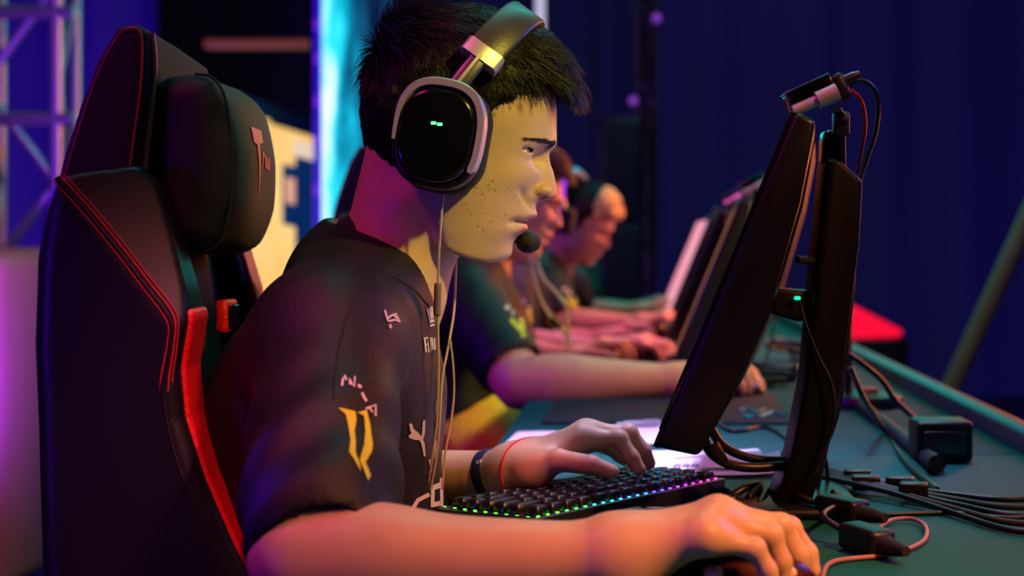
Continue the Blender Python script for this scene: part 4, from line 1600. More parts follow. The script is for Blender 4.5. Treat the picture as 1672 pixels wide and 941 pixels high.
X3 = ((1, 0, 0), (0, 1, 0), (0, 0, 1))
cable('thick black cable curving from the monitor underside to its stand, lower of two', [P(1148, 712, 1.42), P(1160, 738, 1.43), P(1185, 756, 1.44), P(1225, 764, 1.45), P(1290, 760, 1.46)], .0052)
cable('thick black cable curving from the monitor underside to its stand, upper of two', [P(1160, 700, 1.44), P(1178, 726, 1.45), P(1210, 744, 1.46), P(1250, 752, 1.47), P(1300, 752, 1.48)], .0048,
      ends=[(P(1172, 738, 1.42), (0.5, 0, -.86), (0, 1, 0), (.86, 0, .5))])
cable('thin black cable waving over the green cloth right of the nearest monitor', [TP(1172, 690, .003), TP(1190, 703, .003), TP(1215, 703, .003), TP(1245, 697, .003), TP(1270, 706, .003), TP(1296, 726, .003)], .0028)
cable('slim black cord hanging from the green power light of the monitor', [P(1306, 492, 1.43), P(1316, 530, 1.425), P(1336, 580, 1.42), P(1358, 628, 1.415), P(1362, 680, 1.415), P(1348, 730, 1.415), P(1330, 775, 1.41)], .0017)
cable('black cord looping beside the monitor stand down to the table', [P(1376, 560, 1.53), P(1374, 640, 1.53), P(1360, 700, 1.53), P(1346, 735, 1.53), P(1350, 765, 1.53), TP(1352, 790, .004)], .0026)
cable('wide flat black cable sleeve crossing the table diagonally', [TP(1402, 662, .006), TP(1440, 690, .006), TP(1480, 722, .006), TP(1512, 746, .008), TP(1530, 758, .014)], .011, mat('cable_sleeve', (24, 26, 40), .6))
cable('black cord sagging from behind the stand to the square power adapter', [P(1384, 578, 1.9), P(1410, 596, 1.92), P(1440, 622, 1.95), P(1462, 654, 1.96), P(1500, 690, 1.94)], .004)
cable('black cord running beside the cable sleeve towards the table edge', [P(1388, 600, 1.8), P(1410, 650, 1.82), TP(1446, 706, .004), TP(1480, 756, .004), TP(1530, 800, .004)], .0038)
bd = empty('cable_bundle', TP(1400, 785, .01), 'bundle of black cables with connectors running right from the monitor stand', 'cables')
for k in range(5):
    o = k * 3.0
    b = MB(); b.tube(spline([TP(1322, 764 + o, .010), TP(1360, 770 + o * 1.1, .012), TP(1400, 780 + o, .014), TP(1450, 789 + o * 1.2, .012), TP(1500, 800 + o * 1.6, .008), TP(1560, 808 + o * 2.6, .005), TP(1640, 816 + o * 4, .004), TP(1720, 812 + o * 5, .004)], 6), .0032, 8)
    b.build('cord', mat('brown_grey_cord', (30, 26, 22), .6) if k in (1, 3) else M['cable'], bd)
for u, v, a in ((1398, 778, .2), (1412, 788, .1), (1468, 790, .3), (1490, 800, .2)):
    b = MB(); b.box((-.014, -.009, -.008), (.016, .009, .008), .003, 2, frame(TP(u, v, .014), (math.cos(a), -math.sin(a), 0), (math.sin(a), math.cos(a), 0), (0, 0, 1))); b.build('connector', M['plastic'], bd)
keep_at(bd)
pa = empty('power_adapter', TP(1535, 755, 0), 'square black power adapter standing near the raised table edge', 'power adapter')
b = MB(); q = TP(1535, 752); b.box(q + (-.035, -.03, .001), q + (.035, .03, .052), .006, 3); b.build('case', M['plastic'], pa)
b = MB(); b.box(q + (-.026, -.0315, .012), q + (.026, -.0295, .04), .001); b.build('rating_plate', M['metal_dark'], pa)
keep_at(pa)
for lab, u, v, a in (('black socket strip piece lying on the cloth right of the mouse hand', 1378, 833, .9), ('black plug block lying nearest the frame edge right of the mouse hand', 1418, 882, 1.1)):
    o = empty('power_plug', TP(u, v), lab, 'plug', 'black plugs on the table')
    Mx = frame(TP(u, v, .012), (math.cos(a), -math.sin(a), 0), (math.sin(a), math.cos(a), 0), (0, 0, 1))
    b = MB(); b.box((-.03, -.013, -.0115), (.024, .013, .012), .005, 3, Mx); b.build('body', M['plastic'], o)
    b = MB(); b.lathe([(.001, 0), (.009, 0), (.0075, .012), (.0045, .03), (.001, .03)], 12, Mx @ frame((.023, 0, 0), (0, 1, 0), (0, 0, 1), (1, 0, 0))); b.build('strain_relief', M['rubber'], o)
    b = MB(); b.tube(spline([Mx[:3, 3] - Mx[:3, 0] * .03, Mx[:3, 3] - Mx[:3, 0] * .07 + (0, 0, .01), TP(u - 40, v - 62, .012), TP(u - 60, v - 80, .02)], 6), .003, 8); b.build('cord', M['cable'], o)
    keep_at(o)
cable('thin black cord lying straight right of the plug blocks', [TP(1410, 846, .003), TP(1450, 841, .003), TP(1500, 839, .003), TP(1560, 838, .003), TP(1640, 846, .003), TP(1720, 842, .003)], .0025)
cable('twisted black cable heap between keyboard and monitor stand', [TP(1150, 812, .004), TP(1180, 800, .01), TP(1200, 812, .012), TP(1180, 822, .006), TP(1212, 800, .018), TP(1240, 792, .02), TP(1222, 815, .01), TP(1250, 800, .014), TP(1240, 830, .006), TP(1275, 812, .004)], .0042)
cable('black cable with a grey plug lying against the keyboard back', [TP(1028, 838, .006), TP(1050, 833, .008), TP(1090, 832, .008), TP(1130, 826, .006), TP(1180, 818, .005)], .003, mat('slate_cord', (50, 50, 66), .4), ends=[(TP(1030, 838, .009), (0.9, .3, 0), (-.3, .9, 0), (0, 0, 1))])
cp = MB()  # coil of cord, teal stage light put into its colour
q = TP(1035, 862, .006)
cp.tube([q + (0.048 * math.cos(a), 0.036 * math.sin(a), .004 * math.sin(2 * a)) for a in np.linspace(0, 2 * PI * 1.9, 70)], .0034, 8)
o = cp.build('coiled_cable', mat('teal_lit_cord', (24, 150, 130), .25)); tag(o, 'glossy coil of cord, teal light painted in its colour, between the keyboard and the near wrist', 'cable')
# ------------------------------------------------------------------ the other players
def trans(x, y, z):
    return np.array(Matrix.Translation((x, y, z)))


def other_body(Wh, Wt, a, h=0.003, legs=None):
    """a: joints shr, elr, wrr, shl, ell, wrl and hands"""
    B = Sdf()
    head_ops(B, Wh)
    tr = [(v + 14, f - 16, b + 16, w - 0.012) for v, f, b, w in TORSO]
    B.u(torso_slices(tr, Wt), 0.03)
    nb = (np.array(Wh) @ np.append(U(600, 490), 1))[:3]
    for k in 'rl':
        B.u(cone(nb, a['sh' + k], 0.055, 0.052), 0.03)
        arm_ops(B, a['sh' + k], a['el' + k], a['wr' + k], a.get('thick', 1.0))
        hand_ops(B, a['hand' + k], a['wr' + k], 1.0)
    pts = np.array([a[k] for k in ('shr', 'elr', 'wrr', 'shl', 'ell', 'wrl')] + [q for k in 'rl' for ch in a['hand' + k].values() for q in ch] + [(np.array(Wh) @ np.append(U(740, 20), 1))[:3], (np.array(Wh) @ np.append(U(590, 200), 1))[:3], (np.array(Wt) @ np.append(U(350, 900), 1))[:3]])
    return B.mesh(pts.min(0) - 0.1, pts.max(0) + 0.1, h)


def other_shirt(Wh, Wt, a, h=0.0045, seed=0.0):
    B = Sdf()
    B.u(torso_slices([r for r in TORSO], Wt))
    mv = lambda q, W=Wh: (np.array(W) @ np.append(q, 1))[:3]
    for k in 'rl':
        B.u(cone(mv(U(592, 468)), a['sh' + k], 0.060, 0.068), 0.05)
        hm = a['sh' + k] + (a['el' + k] - a['sh' + k]) * 0.78
        B.u(cone(a['sh' + k], hm, 0.070, 0.063), 0.03)
    B.d(lambda p, d: d + 0.003 * wob(p, 30, seed) + 0.0018 * wob(p, 70, seed + 2))
    B.s(cone(mv(U(640, 420)), mv(U(655, 330)), 0.056, 0.075), 0.006)
    B.s(cone(mv(U(668, 470)), mv(U(720, 380)), 0.040, 0.07), 0.006)
    for k in 'rl':
        x = (a['el' + k] - a['sh' + k]); x = x / np.linalg.norm(x)
        hm = a['sh' + k] + (a['el' + k] - a['sh' + k]) * 0.78
        B.s(cone(hm - x * 0.06, hm + x * 0.14, 0.053, 0.058), 0.004)
    pts = np.array([a[k] for k in ('shr', 'elr', 'shl', 'ell')] + [mv(U(350, 900), Wt), mv(U(740, 900), Wt), mv(U(600, 380))])
    return B.mesh(pts.min(0) - 0.12, pts.max(0) + 0.12, h)


def move_hand(src, w0, w1, mirror=False, rot=0.0):
    """the traced hand carried to another wrist"""
    out = {}
    R = np.array(Matrix.Rotation(rot, 3, 'Z'))
    for k, ch in src.items():
        out[k] = []
        for q in ch:
            r = np.asarray(q) - w0
            if mirror:
                r = r * (1, -1, 1)
            out[k].append(w1 + R @ r)
    return out


def make_other(label, Wh, Wt, j, skin, hairm, seed, fringe=True, nh=3500, group='players seated at the table'):
    j['handr'] = move_hand(HR, WRR, j['wrr'], rot=j.get('rotr', 0))
    j['handl'] = move_hand(HL, WRL, j['wrl'], rot=j.get('rotl', 0))
    V, Q = other_body(Wh, Wt, j)
    p = link('person', fast_mesh(V, Q), skin)
    tag(p, label, 'person', group)
    V, Q = other_shirt(Wh, Wt, j, seed=seed)
    s = link('shirt', fast_mesh(V, Q), M['shirt'], p)
    collar(s, M['collar'], Wh)
    build_hair('hair', hairm, p, nh, Wh, fringe, 0.004, 1.8)
    for sd in (-1, 1):
        eyeball(p, Wh, sd, [M['sclera'], M['iris'], M['pupil']])
    brow(p, M['brow'], Wh, 160, 1.6)
    return p, s


def trousers(p, m, hip, knees, feet):
    B = Sdf()
    B.u(ellip(hip, (0.14, 0.19, 0.10)))
    for k, f, s in zip(knees, feet, (-1, 1)):
        B.u(cone(hip + (0, 0.10 * s, -0.02), k, 0.092, 0.066), 0.05)
        B.u(cone(k, f, 0.064, 0.05), 0.02)
    B.d(lambda q, d: d + 0.006 * wob(q, 36) + 0.003 * wob(q, 75, 2))
    V, Q = B.mesh(hip - (0.3, 0.4, 0.7), hip + (0.7, 0.4, 0.2), 0.007)
    return link('trousers', fast_mesh(V, Q), m, p)


skinb = skin_mat('skin_warm', (216, 160, 128))
# second seat
jA = dict(thick=1.16, shr=P(762, 492, 2.72), elr=P(850, 626, 2.52), wrr=P(1108, 622, 2.5), shl=P(790, 492, 3.1), ell=P(846, 592, 3.13), wrl=P(930, 590, 3.06))
WA = trans(-0.075, 1.54, -0.011)
pA, sA = make_other('ginger-haired player in black jersey and yellow trousers, directly behind the nearest player', WA, trans(-0.06, 1.50, -0.01), jA, skinb, mat('ginger_hair', (120, 66, 36), 0.5), 1.0)
yel = mat('yellow_cloth', (222, 190, 16), 0.7, bump=(60, 0.4, 3))
trousers(pA, yel, np.array((-0.30, 2.90, 0.62)), [np.array((0.12, 2.76, 0.60)), np.array((0.12, 3.06, 0.60))], [np.array((0.10, 2.76, 0.06)), np.array((0.10, 3.06, 0.06))])
dk = mat('dark_trousers', (20, 20, 26), 0.8, bump=(200, 0.15, 2))


def legs(p, x, y):
    trousers(p, dk, np.array((x, y, 0.61)), [np.array((x + .42, y - .13, 0.58)), np.array((x + .42, y + .13, 0.58))], [np.array((x + .40, y - .14, 0.06)), np.array((x + .40, y + .14, 0.06))])


legs(person, -0.32, 1.42)
# third seat
jB = dict(shr=P(836, 478, 3.45), elr=P(838, 568, 3.32), wrr=P(998, 574, 3.25), shl=P(850, 478, 3.8), ell=P(880, 560, 3.85), wrl=P(985, 556, 3.8))
WB = trans(-0.135, 2.20, -0.03)
pB, sB = make_other('player in black jersey in the third seat, head hidden, pink-lit arm on the mouse', WB, trans(-0.10, 2.17, -0.02), jB, skinb, M['hair'], 3.0, fringe=False, nh=1500)
legs(pB, -0.40, 3.59)
# fourth seat: blond fringe, head bowed and turned this way
cH = U(740, 230)
cC = P(950, 366, 4.35)
WC = np.array(Matrix.Translation(Vector(cC)) @ Matrix.Rotation(math.radians(-24), 4, 'Z') @ Matrix.Rotation(math.radians(11), 4, 'Y') @ Matrix.Translation(-Vector(cH)))
jC = dict(shr=P(892, 474, 4.15), elr=P(918, 530, 4.05), wrr=P(1046, 530, 4.0), shl=P(925, 470, 4.55), ell=P(950, 515, 4.6), wrl=P(1040, 512, 4.5))
pC, sC = make_other('player with dark hair and blond fringe, head bowed, orange-lit forearm on the table', WC, trans(-0.04, 2.90, -0.03), jC, skinb, M['hair'], 5.0, nh=2500)
legs(pC, -0.36, 4.32)
# the bleached fringe
B = hair_cap(WC)
Wi = np.array(Matrix(WC).inverted())
def front_only(p):
    q = p @ Wi[:3, :3].T + Wi[:3, 3]
    u, v, c = to_uvc(q)
    return (842 - u + 6 * wob(q, 120)) * S
B.d(lambda p, d: d - 0.006)
B.i(front_only, 0.004)
c0 = (WC @ np.append(U(880, 130), 1))[:3]
V, Q = B.mesh(c0 - 0.13, c0 + 0.13, 0.004)
link('bleached_fringe', fast_mesh(V, Q), mat('blond_hair', (226, 190, 120), 0.5), pC)
# fifth seat: the same build as the third
pD = copy_tree(pB)
pD.location = (0.10, 1.85, 0.0)
tag(pD, 'player in the farthest seat, mostly hidden behind the blond-fringed player', 'person')

# marks on the other jerseys
for sh, u, v, k, nm in ((sA, 842, 528, 1.0, 'a'), (sB, 856, 508, 0.85, 'b'), (sC, 932, 492, 0.75, 'c')):
    bvh = bvh_of(sh)
    q = lambda t, w: [(u + x * k, v + y * k) for x, y in stroke(t, w)]
    shirt_mark('sleeve_emblem', M['print_y'], [q([(-8, -6), (0, 4), (6, 6)], 7), q([(8, -8), (10, 4), (12, 24)], 7), q([(2, 2), (6, 14)], 6)], 0, 0, sh, bvh)
    shirt_mark('sleeve_lettering', M['print'], [q([(-16, -28), (-12, -22)], 7), q([(-6, -20), (-1, -14)], 7)], 0, 0, sh, bvh)

# earphone wires of the second player
o = empty('earphones', P(880, 480, 2.72), 'blurred pale earphone wires hanging from the ginger-haired player', 'earphones')
for t in ([(864, 418), (872, 455), (886, 495), (905, 525), (925, 548), (930, 565), (922, 588)], [(876, 425), (888, 455), (908, 478), (924, 500), (926, 530), (930, 556)]):
    b = MB(); b.tube(spline([P(u, v, 2.80) for u, v in t], 8), 0.0036, 6); b.build('wire', M['wire'], o)
b = MB(); b.tube([P(902, 518, 2.8), P(915, 535, 2.8)], .008, 8); b.build('inline_remote', M['plastic'], o)
keep_at(o)

# headset of the fourth player: near cup, far cup and a band, stage light on it painted as glow
o = empty('headset', cC, 'dark headset with painted violet light on its band, worn by the blond-fringed player', 'headset')
RC = WC[:3, :3]
for c in (P(922, 360, 4.20), P(968, 352, 4.50)):
    B = Sdf().u(rbox(c, (0.034, 0.024, 0.042), 0.02, RC))
    V, Q = B.mesh(c - .09, c + .09, .004)
    link('ear_cup', fast_mesh(V, Q), M['plastic'], o)
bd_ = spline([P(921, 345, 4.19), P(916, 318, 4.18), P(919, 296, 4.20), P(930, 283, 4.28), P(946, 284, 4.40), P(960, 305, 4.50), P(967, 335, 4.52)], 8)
b = MB(); b.tube(bd_, .011, 10); b.build('headband', M['metal'], o)
b = MB(); b.tube(bd_[6:17] + (0.004, -.009, 0), .007, 8); b.build('painted_glow', mat('violet_band_glow', (130, 30, 240), .4, emit=(132, 26, 240), emit_s=1.0), o)
b = MB(); b.tube(bd_[20:30] + (0.004, -.009, 0.006), .007, 8); b.build('painted_glow', mat('cyan_band_glow', (20, 150, 200), .4, emit=(16, 150, 205), emit_s=.8), o)
keep_at(o)

# ------------------------------------------------------------------ repeats of chair, monitor, camera, mouse
def repeat(src, off, label, rz=0.0, drop=0.0, names=()):
    c = copy_tree(src)
    c.location = Vector(src.location) + Vector(off)
    c.rotation_euler.z = rz
    c['label'] = label
    for ch in c.children:
        if ch.name.split('.')[0] in names:
            ch.location.z -= drop
    return c


repeat(chair, (-0.085, 1.52, 0), 'gaming chair of the ginger-haired player, violet-lit headrest beside the cyan screen')
repeat(chair, (-0.07, 2.26, 0), 'gaming chair carrying the pink-lit third player, behind the ginger-haired player\'s chair')
repeat(chair, (-0.08, 3.02, 0), 'gaming chair carrying the blond-fringed player with bowed head')
lits = [screen_mat('amber_screen', (232, 140, 70), (150, 80, 60), 0.55, 14), screen_mat('violet_screen', (60, 44, 120), (40, 34, 80), 0.35), screen_mat('pink_white_screen', (255, 190, 200), (255, 130, 170), 0.95)]
for i, (off, lab) in enumerate((((0.035, 1.32, 0), 'black monitor of the second seat with amber-lit screen edge'), ((0.04, 2.08, 0), 'dark monitor of the third seat with violet screen edge'), ((0.05, 2.98, 0), 'monitor of the fourth seat with bright pinkish white screen'))):
    m2 = make_monitor(lab, lit=lits[i])
    m2.location = Vector(m2.location) + Vector(off)
    m2.rotation_euler.z = math.radians((4.5, 5.0, 8.5)[i])
    for ch in m2.children:
        if ch.name.split('.')[0] in ('housing', 'screen', 'lower_bezel', 'tilt_bracket', 'side_bezel', 'upper_bezel'):
            ch.location.z -= 0.036
repeat(wc, (0.05, 1.30, -0.03), 'blurred webcam above the second monitor')
repeat(wc, (0.06, 2.06, -0.03), 'blurred webcam above the third monitor')
for wr, lab in ((jA['wrr'], 'computer mouse under the ginger-haired player\'s right hand'), (jB['wrr'], 'computer mouse under the pink-lit hand of the third player'), (jC['wrr'], 'computer mouse under the blond-fringed player\'s right hand')):
    q = wr - WRR
    c = repeat(ms, (q[0], q[1], 0), lab)
    for ch in list(c.children):
        if ch.name.startswith('mouse_cord'):
            bpy.data.objects.remove(ch)


def mat_pad(label, corners, emblem=None):
    c = np.array([TP(u, v, 0.004) for u, v in corners])
    b = MB()
    b.prism([tuple(q[:2]) for q in c], TZ + .0006, TZ + .004, .0012)
    o = b.build('mouse_mat', M['pad'])
    tag(o, label, 'mouse mat', 'mouse mats on the table')
    if emblem:
        b = MB()
        for t in emblem:
            b.tube([TP(u, v, .0045) for u, v in t], .004, 5)
        b.build('printed_emblem', mat('green_print', (30, 190, 150), .6), o)
    return o


mat_pad('large dark mouse mat with green emblem under the ginger-haired player\'s forearm', [(884, 690), (1290, 690), (1262, 640), (918, 640)],
        [[(1206, 672), (1222, 668), (1236, 676), (1248, 670)], [(1240, 682), (1262, 674), (1282, 680)], [(1216, 680), (1230, 684)]])
mat_pad('dark mouse mat under the pink-lit hand of the third seat', [(985, 606), (1180, 606), (1160, 575), (990, 575)])
mat_pad('dark mouse mat of the blond-fringed player', [(960, 556), (1130, 556), (1120, 538), (965, 538)])
mat_pad('dark mouse mat under the nearest player\'s right hand', [(720, 990), (1340, 990), (1318, 900), (1000, 900)])

# round-based stand behind the first monitor stand
o = empty('pole_stand', TP(1410, 662), 'black pole on a round base with a red spot, behind the nearest monitor stand', 'stand')
q = TP(1412, 664)
b = MB(); b.lathe([(.001, 0), (.062, 0), (.064, .008), (.058, .02), (.02, .026), (.001, .026)], 32, frame(q, *X3)); b.build('base', M['plastic'], o)
b = MB(); b.tube([q + (-.028, 0, .02), q + (-.030, 0, .19)], .008, 10); b.build('pole', M['plastic'], o)
b = MB(); b.box(q + (-.01, -.02, .024), q + (.02, .012, .032), .003); b.build('red_button', M['red'], o)
keep_at(o)
# clutter at the second seat's stand
for lab, u, v, s in (('dark tangled cable clump at the second monitor stand, nearer clump', 1262, 632, 1.0), ('dark tangled cable clump at the second monitor stand, farther clump', 1290, 590, .9)):
    q = TP(u, v)
    pts = [q + (RNG.uniform(-.06, .06) * s, RNG.uniform(-.08, .08) * s, RNG.uniform(.005, .05)) for _ in range(14)]
    cable(lab, pts, .005, group='cable clumps')
# ------------------------------------------------------------------ the hall
def structure(name, lo, hi, m):
    b = MB(); b.box(lo, hi)
    return tag(b.build(name, m, smooth=False), kind='structure')


M['floor'] = mat('dark_floor', (22, 22, 30), 0.4, noise=(3, .3))
M['wall'] = mat('dark_wall', (24, 24, 44), 0.9)
structure('floor', (-7, -3, -0.1), (7, 11, 0), M['floor'])
structure('wall_back', (-7, 10.9, 0), (7, 11, 6), M['wall'])
structure('wall_left', (-7.1, -3, 0), (-7, 11, 6), M['wall'])
structure('wall_right', (7, -3, 0), (7.1, 11, 6), M['wall'])
structure('wall_front', (-7, -3.1, 0), (7, -3, 6), M['wall'])
structure('ceiling', (-7, -3, 6), (7, 11, 6.1), M['wall'])


def drape(label, x0, x1, y, z1, amp, wl, m, turn=0.0):
    n = int((x1 - x0) / wl * 10)
    V, Fc = [], []
    for k in (0, 1):
        for i in range(n + 1):
            x = x0 + (x1 - x0) * i / n
            q = 2 * PI * (x - x0) / wl
            yy = y + amp * math.sin(q + 0.7 * math.sin(q * .37)) + k * .01 + turn * (x - x0)
            for z in (0.01, z1 * .5, z1):
                V.append((x, yy, z))
    st = (n + 1) * 3
    for i in range(n):
        for j in (0, 1):
            a = i * 3 + j
            Fc.append([a, a + 3, a + 4, a + 1]); Fc.append([st + a, st + a + 1, st + a + 4, st + a + 3])
    for i in range(n):
        for j in (0, 2):
            a = i * 3 + j
            Fc.append([a, a + 3, a + 3 + st, a + st])
    for a in (0, 1, n * 3, n * 3 + 1):
        Fc.append([a, a + 1, a + 1 + st, a + st])
    b = MB(); b.add(V, Fc)
    return tag(b.build('stage_drape', m, sharp=3), label, 'curtain', 'stage drapes')


M['navy'] = mat('navy_cloth', (46, 52, 88), 0.9)
M['plum'] = mat('plum_cloth', (70, 40, 150), 0.9)
drape('wide dark navy stage drape closing the background right of the speaker tower', 0.12, 5.6, 9.3, 5.4, 0.05, 0.55, M['navy'])
drape('dark blue stage drape above the players\' heads, left of the speaker tower', -1.35, 0.02, 9.6, 5.4, 0.05, 0.42, M['navy'])
drape('violet-lit drape behind the lighting truss at the left', -6.2, -2.9, 8.6, 5.4, 0.07, 0.6, M['plum'])


def post(b, u, v0, v1, d, w):
    a, c = P(u, v0, d), P(u, v1, d)
    b.box((a[0] - w, d - w, min(a[2], c[2])), (a[0] + w, d + w, max(a[2], c[2])), w * .4)


# cyan LED screen column
led = bpy.data.materials.new('cyan_led_screen'); led.use_nodes = True
nt = led.node_tree; bs = nt.nodes['Principled BSDF']; bs.inputs['Base Color'].default_value = (0, 0, 0, 1)
tc = nt.nodes.new('ShaderNodeTexCoord'); mp = nt.nodes.new('ShaderNodeMapping'); mp.inputs['Scale'].default_value = (5, 1, 1.1)
n1 = nt.nodes.new('ShaderNodeTexNoise'); n1.inputs['Scale'].default_value = 2.2; n1.inputs['Detail'].default_value = 5
sx = nt.nodes.new('ShaderNodeSeparateXYZ')
nt.links.new(tc.outputs['Object'], mp.inputs['Vector']); nt.links.new(mp.outputs['Vector'], n1.inputs['Vector']); nt.links.new(tc.outputs['Object'], sx.inputs[0])
g = nt.nodes.new('ShaderNodeMapRange'); g.inputs['From Min'].default_value = -1.78; g.inputs['From Max'].default_value = -1.40; g.inputs['To Min'].default_value = 0.42; g.inputs['To Max'].default_value = -0.34
nt.links.new(sx.outputs['X'], g.inputs['Value'])
ad = nt.nodes.new('ShaderNodeMath'); ad.operation = 'ADD'; nt.links.new(n1.outputs['Fac'], ad.inputs[0]); nt.links.new(g.outputs['Result'], ad.inputs[1])
rp = nt.nodes.new('ShaderNodeValToRGB'); cr = rp.color_ramp
cr.elements[0].position = 0.25; cr.elements[0].color = (0.0, 0.012, 0.05, 1)
cr.elements[1].position = 0.98; cr.elements[1].color = (0.75, 1.0, 1.0, 1)
for pos, c in ((0.5, (0.0, 0.10, 0.20, 1)), (0.66, (0.0, 0.42, 0.62, 1)), (0.82, (0.03, 0.78, 0.95, 1))):
    e = cr.elements.new(pos); e.color = c
nt.links.new(ad.outputs[0], rp.inputs['Fac']); nt.links.new(rp.outputs['Color'], bs.inputs['Emission Color']); bs.inputs['Emission Strength'].default_value = 1.25
o = empty('display_screen', (-1.55, 8.0, 0), 'tall glowing cyan screen standing behind the nearest player\'s neck', 'screen')
b = MB(); b.box((-1.785, 7.97, .3), (-1.36, 8.0, 2.9)); b.build('panel', led, o, smooth=False)
b = MB(); b.box((-1.80, 8.0, .0), (-1.345, 8.06, 2.93)); b.build('frame', M['plastic'], o, smooth=False)
keep_at(o)
# pole beside it, violet stage light painted as its own glow
o = empty('glow_pole', (-1.80, 7.8, 0), 'pole with painted violet glow upright at the left edge of the cyan screen', 'light tube', 'upright glowing poles')
b = MB(); post(b, 519, 700, -200, 7.8, .020); b.build('tube', mat('violet_pole_glow', (60, 20, 200), .4, emit=(62, 16, 190), emit_s=.55), o)
for v in (40, 95, 165, 230, 310):
    b = MB(); post(b, 518, v - 9, v + 9, 7.775, .016); b.build('glow_dot', mat('violet_dot_glow', (120, 40, 220), .4, emit=(110, 30, 210), emit_s=.8), o)
keep_at(o)
o = empty('glow_pole', P(882, 0, 6.4) * (1, 1, 0), 'pale white light tube upright behind the nearest player\'s hair', 'light tube')
b = MB(); post(b, 882, 420, -200, 6.4, .022); b.build('tube', mat('white_pole_glow', (210, 200, 210), .4, emit=(205, 196, 214), emit_s=.75), o)  # a lit pole, the light on it painted as glow
b = MB(); post(b, 882, 778, 420, 6.4, .022); b.build('foot', M['plastic'], o)
keep_at(o)

# warm lit booth between the chair and the cyan screen
o = empty('lit_booth', P(470, 400, 8.4) * (1, 1, 0), 'warm yellow lit booth front between the neck pillow and the violet pole', 'booth')
warm = screen_mat('warm_backlit_panel', (255, 226, 150), (246, 178, 84), 1.05, 3.0)


def quad3(name, m, uv, d0, d1, th=.04, par=None):
    """upright slab through four traced corners; left edge at d0, right edge at d1"""
    um, ux = min(u for u, v in uv), max(u for u, v in uv)
    f = [P(u, v, d0 + (d1 - d0) * (u - um) / (ux - um)) for u, v in uv]
    b = MB()
    n = len(f)
    V = f + [q + (0, th, 0) for q in f]
    b.add(V, [list(range(n)), list(range(n, 2 * n))[::-1]] + [[i, (i + 1) % n, n + (i + 1) % n, n + i] for i in range(n)])
    return b.build(name, m, par, smooth=False)


quad3('backlit_panel', warm, [(300, 150), (508, 218), (508, 672), (300, 715)], 7.4, 8.6, .05, o)
quad3('top_beam', mat('teal_beam', (20, 92, 110), .6), [(280, 112), (512, 196), (512, 224), (280, 152)], 7.38, 8.58, .1, o)
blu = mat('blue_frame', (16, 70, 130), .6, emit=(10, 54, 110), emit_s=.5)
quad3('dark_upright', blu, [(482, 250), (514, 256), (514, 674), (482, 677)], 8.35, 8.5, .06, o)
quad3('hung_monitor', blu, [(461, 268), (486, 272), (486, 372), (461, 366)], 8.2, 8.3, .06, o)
quad3('monitor_face', mat('peach_face', (240, 180, 140), .6, emit=(236, 176, 140), emit_s=.8), [(466, 290), (480, 292), (480, 334), (466, 330)], 8.16, 8.2, .03, o)
quad3('lamp_strip', mat('cream_lamp', (235, 215, 180), .5, emit=(235, 214, 178), emit_s=.9), [(480, 226), (510, 238), (510, 262), (480, 254)], 8.1, 8.2, .04, o)
keep_at(o)
# dim amber batten up high on the left
o = empty('light_batten', P(415, 72, 7.2), 'dim amber horizontal light batten high above the neck pillow', 'light batten')
b = MB(); q = P(335, 72, 7.2); r = P(505, 72, 7.2); b.box((q[0], 7.17, q[2] - .022), (r[0], 7.23, r[2] + .022), .01); b.build('bar', mat('amber_bar', (120, 60, 40), .5, emit=(112, 56, 40), emit_s=.6), o)
for u in (350, 490):
    a = P(u, 72, 7.2); b = MB(); b.tube([a, a + (0, 0, 6.0 - a[2])], .006, 6); b.build('hanger', M['plastic'], o)
keep_at(o)

# lighting truss on the left
M['truss'] = mat('silver_truss', (190, 180, 205), 0.35, 0.7)
o = empty('lighting_truss', P(100, 400, 4.6) * (1, 1, 0), 'silver lattice lighting truss tower lit violet, behind the chair at the far left', 'truss', 'truss towers')
d0, d1 = 4.6, 4.9
b = MB()
cs = [P(-30, 0, d0), P(92, 0, d0), P(0, 0, d1), P(122, 0, d1)]
for i, c in enumerate(cs):
    b = MB(); b.tube([(c[0], c[1], 0), (c[0], c[1], 5.6)], .022, 12); b.build('chord', M['truss'], o)
k = 0
for z in np.arange(0.25, 5.4, 0.32):
    for a, c in ((0, 1), (0, 2), (1, 3)):
        b = MB()
        p0, p1 = np.array((cs[a][0], cs[a][1], z)), np.array((cs[c][0], cs[c][1], z + .32))
        if k % 2:
            p0, p1 = p0 * (1, 1, 0) + (0, 0, z + .32), p1 * (1, 1, 0) + (0, 0, z)
        b.tube([p0, p1], .016, 10); b.build('brace', M['truss'], o)
    k += 1
for v in (20, 194):
    z = P(0, v, d0)[2]
    b = MB(); b.tube([(cs[0][0] - .02, d0, z), (cs[1][0] + .06, d0, z)], .024, 10); b.build('cross_bar', M['truss'], o)
keep_at(o)
# added rounded block for a pinkish haze, pink light put in its colour
o = empty('pink_haze_block', P(10, 520, 4.2) * (1, 1, 0), 'added rounded block with pink light in its colour at the left edge behind the chair', 'cabinet')
q = P(8, 420, 4.2)
b = MB(); b.box((q[0] - .35, 3.95, .02), (q[0] + .09, 4.4, q[2] + .03), .06, 4); b.build('body', mat('pink_light_body', (150, 96, 110), .5), o)
b = MB(); b.box((q[0] - .3, 3.935, .2), (q[0] + .03, 3.955, q[2] - .1), .01, 2); b.build('front_grille', mat('pink_light_grille', (150, 110, 130), .7), o)
keep_at(o)

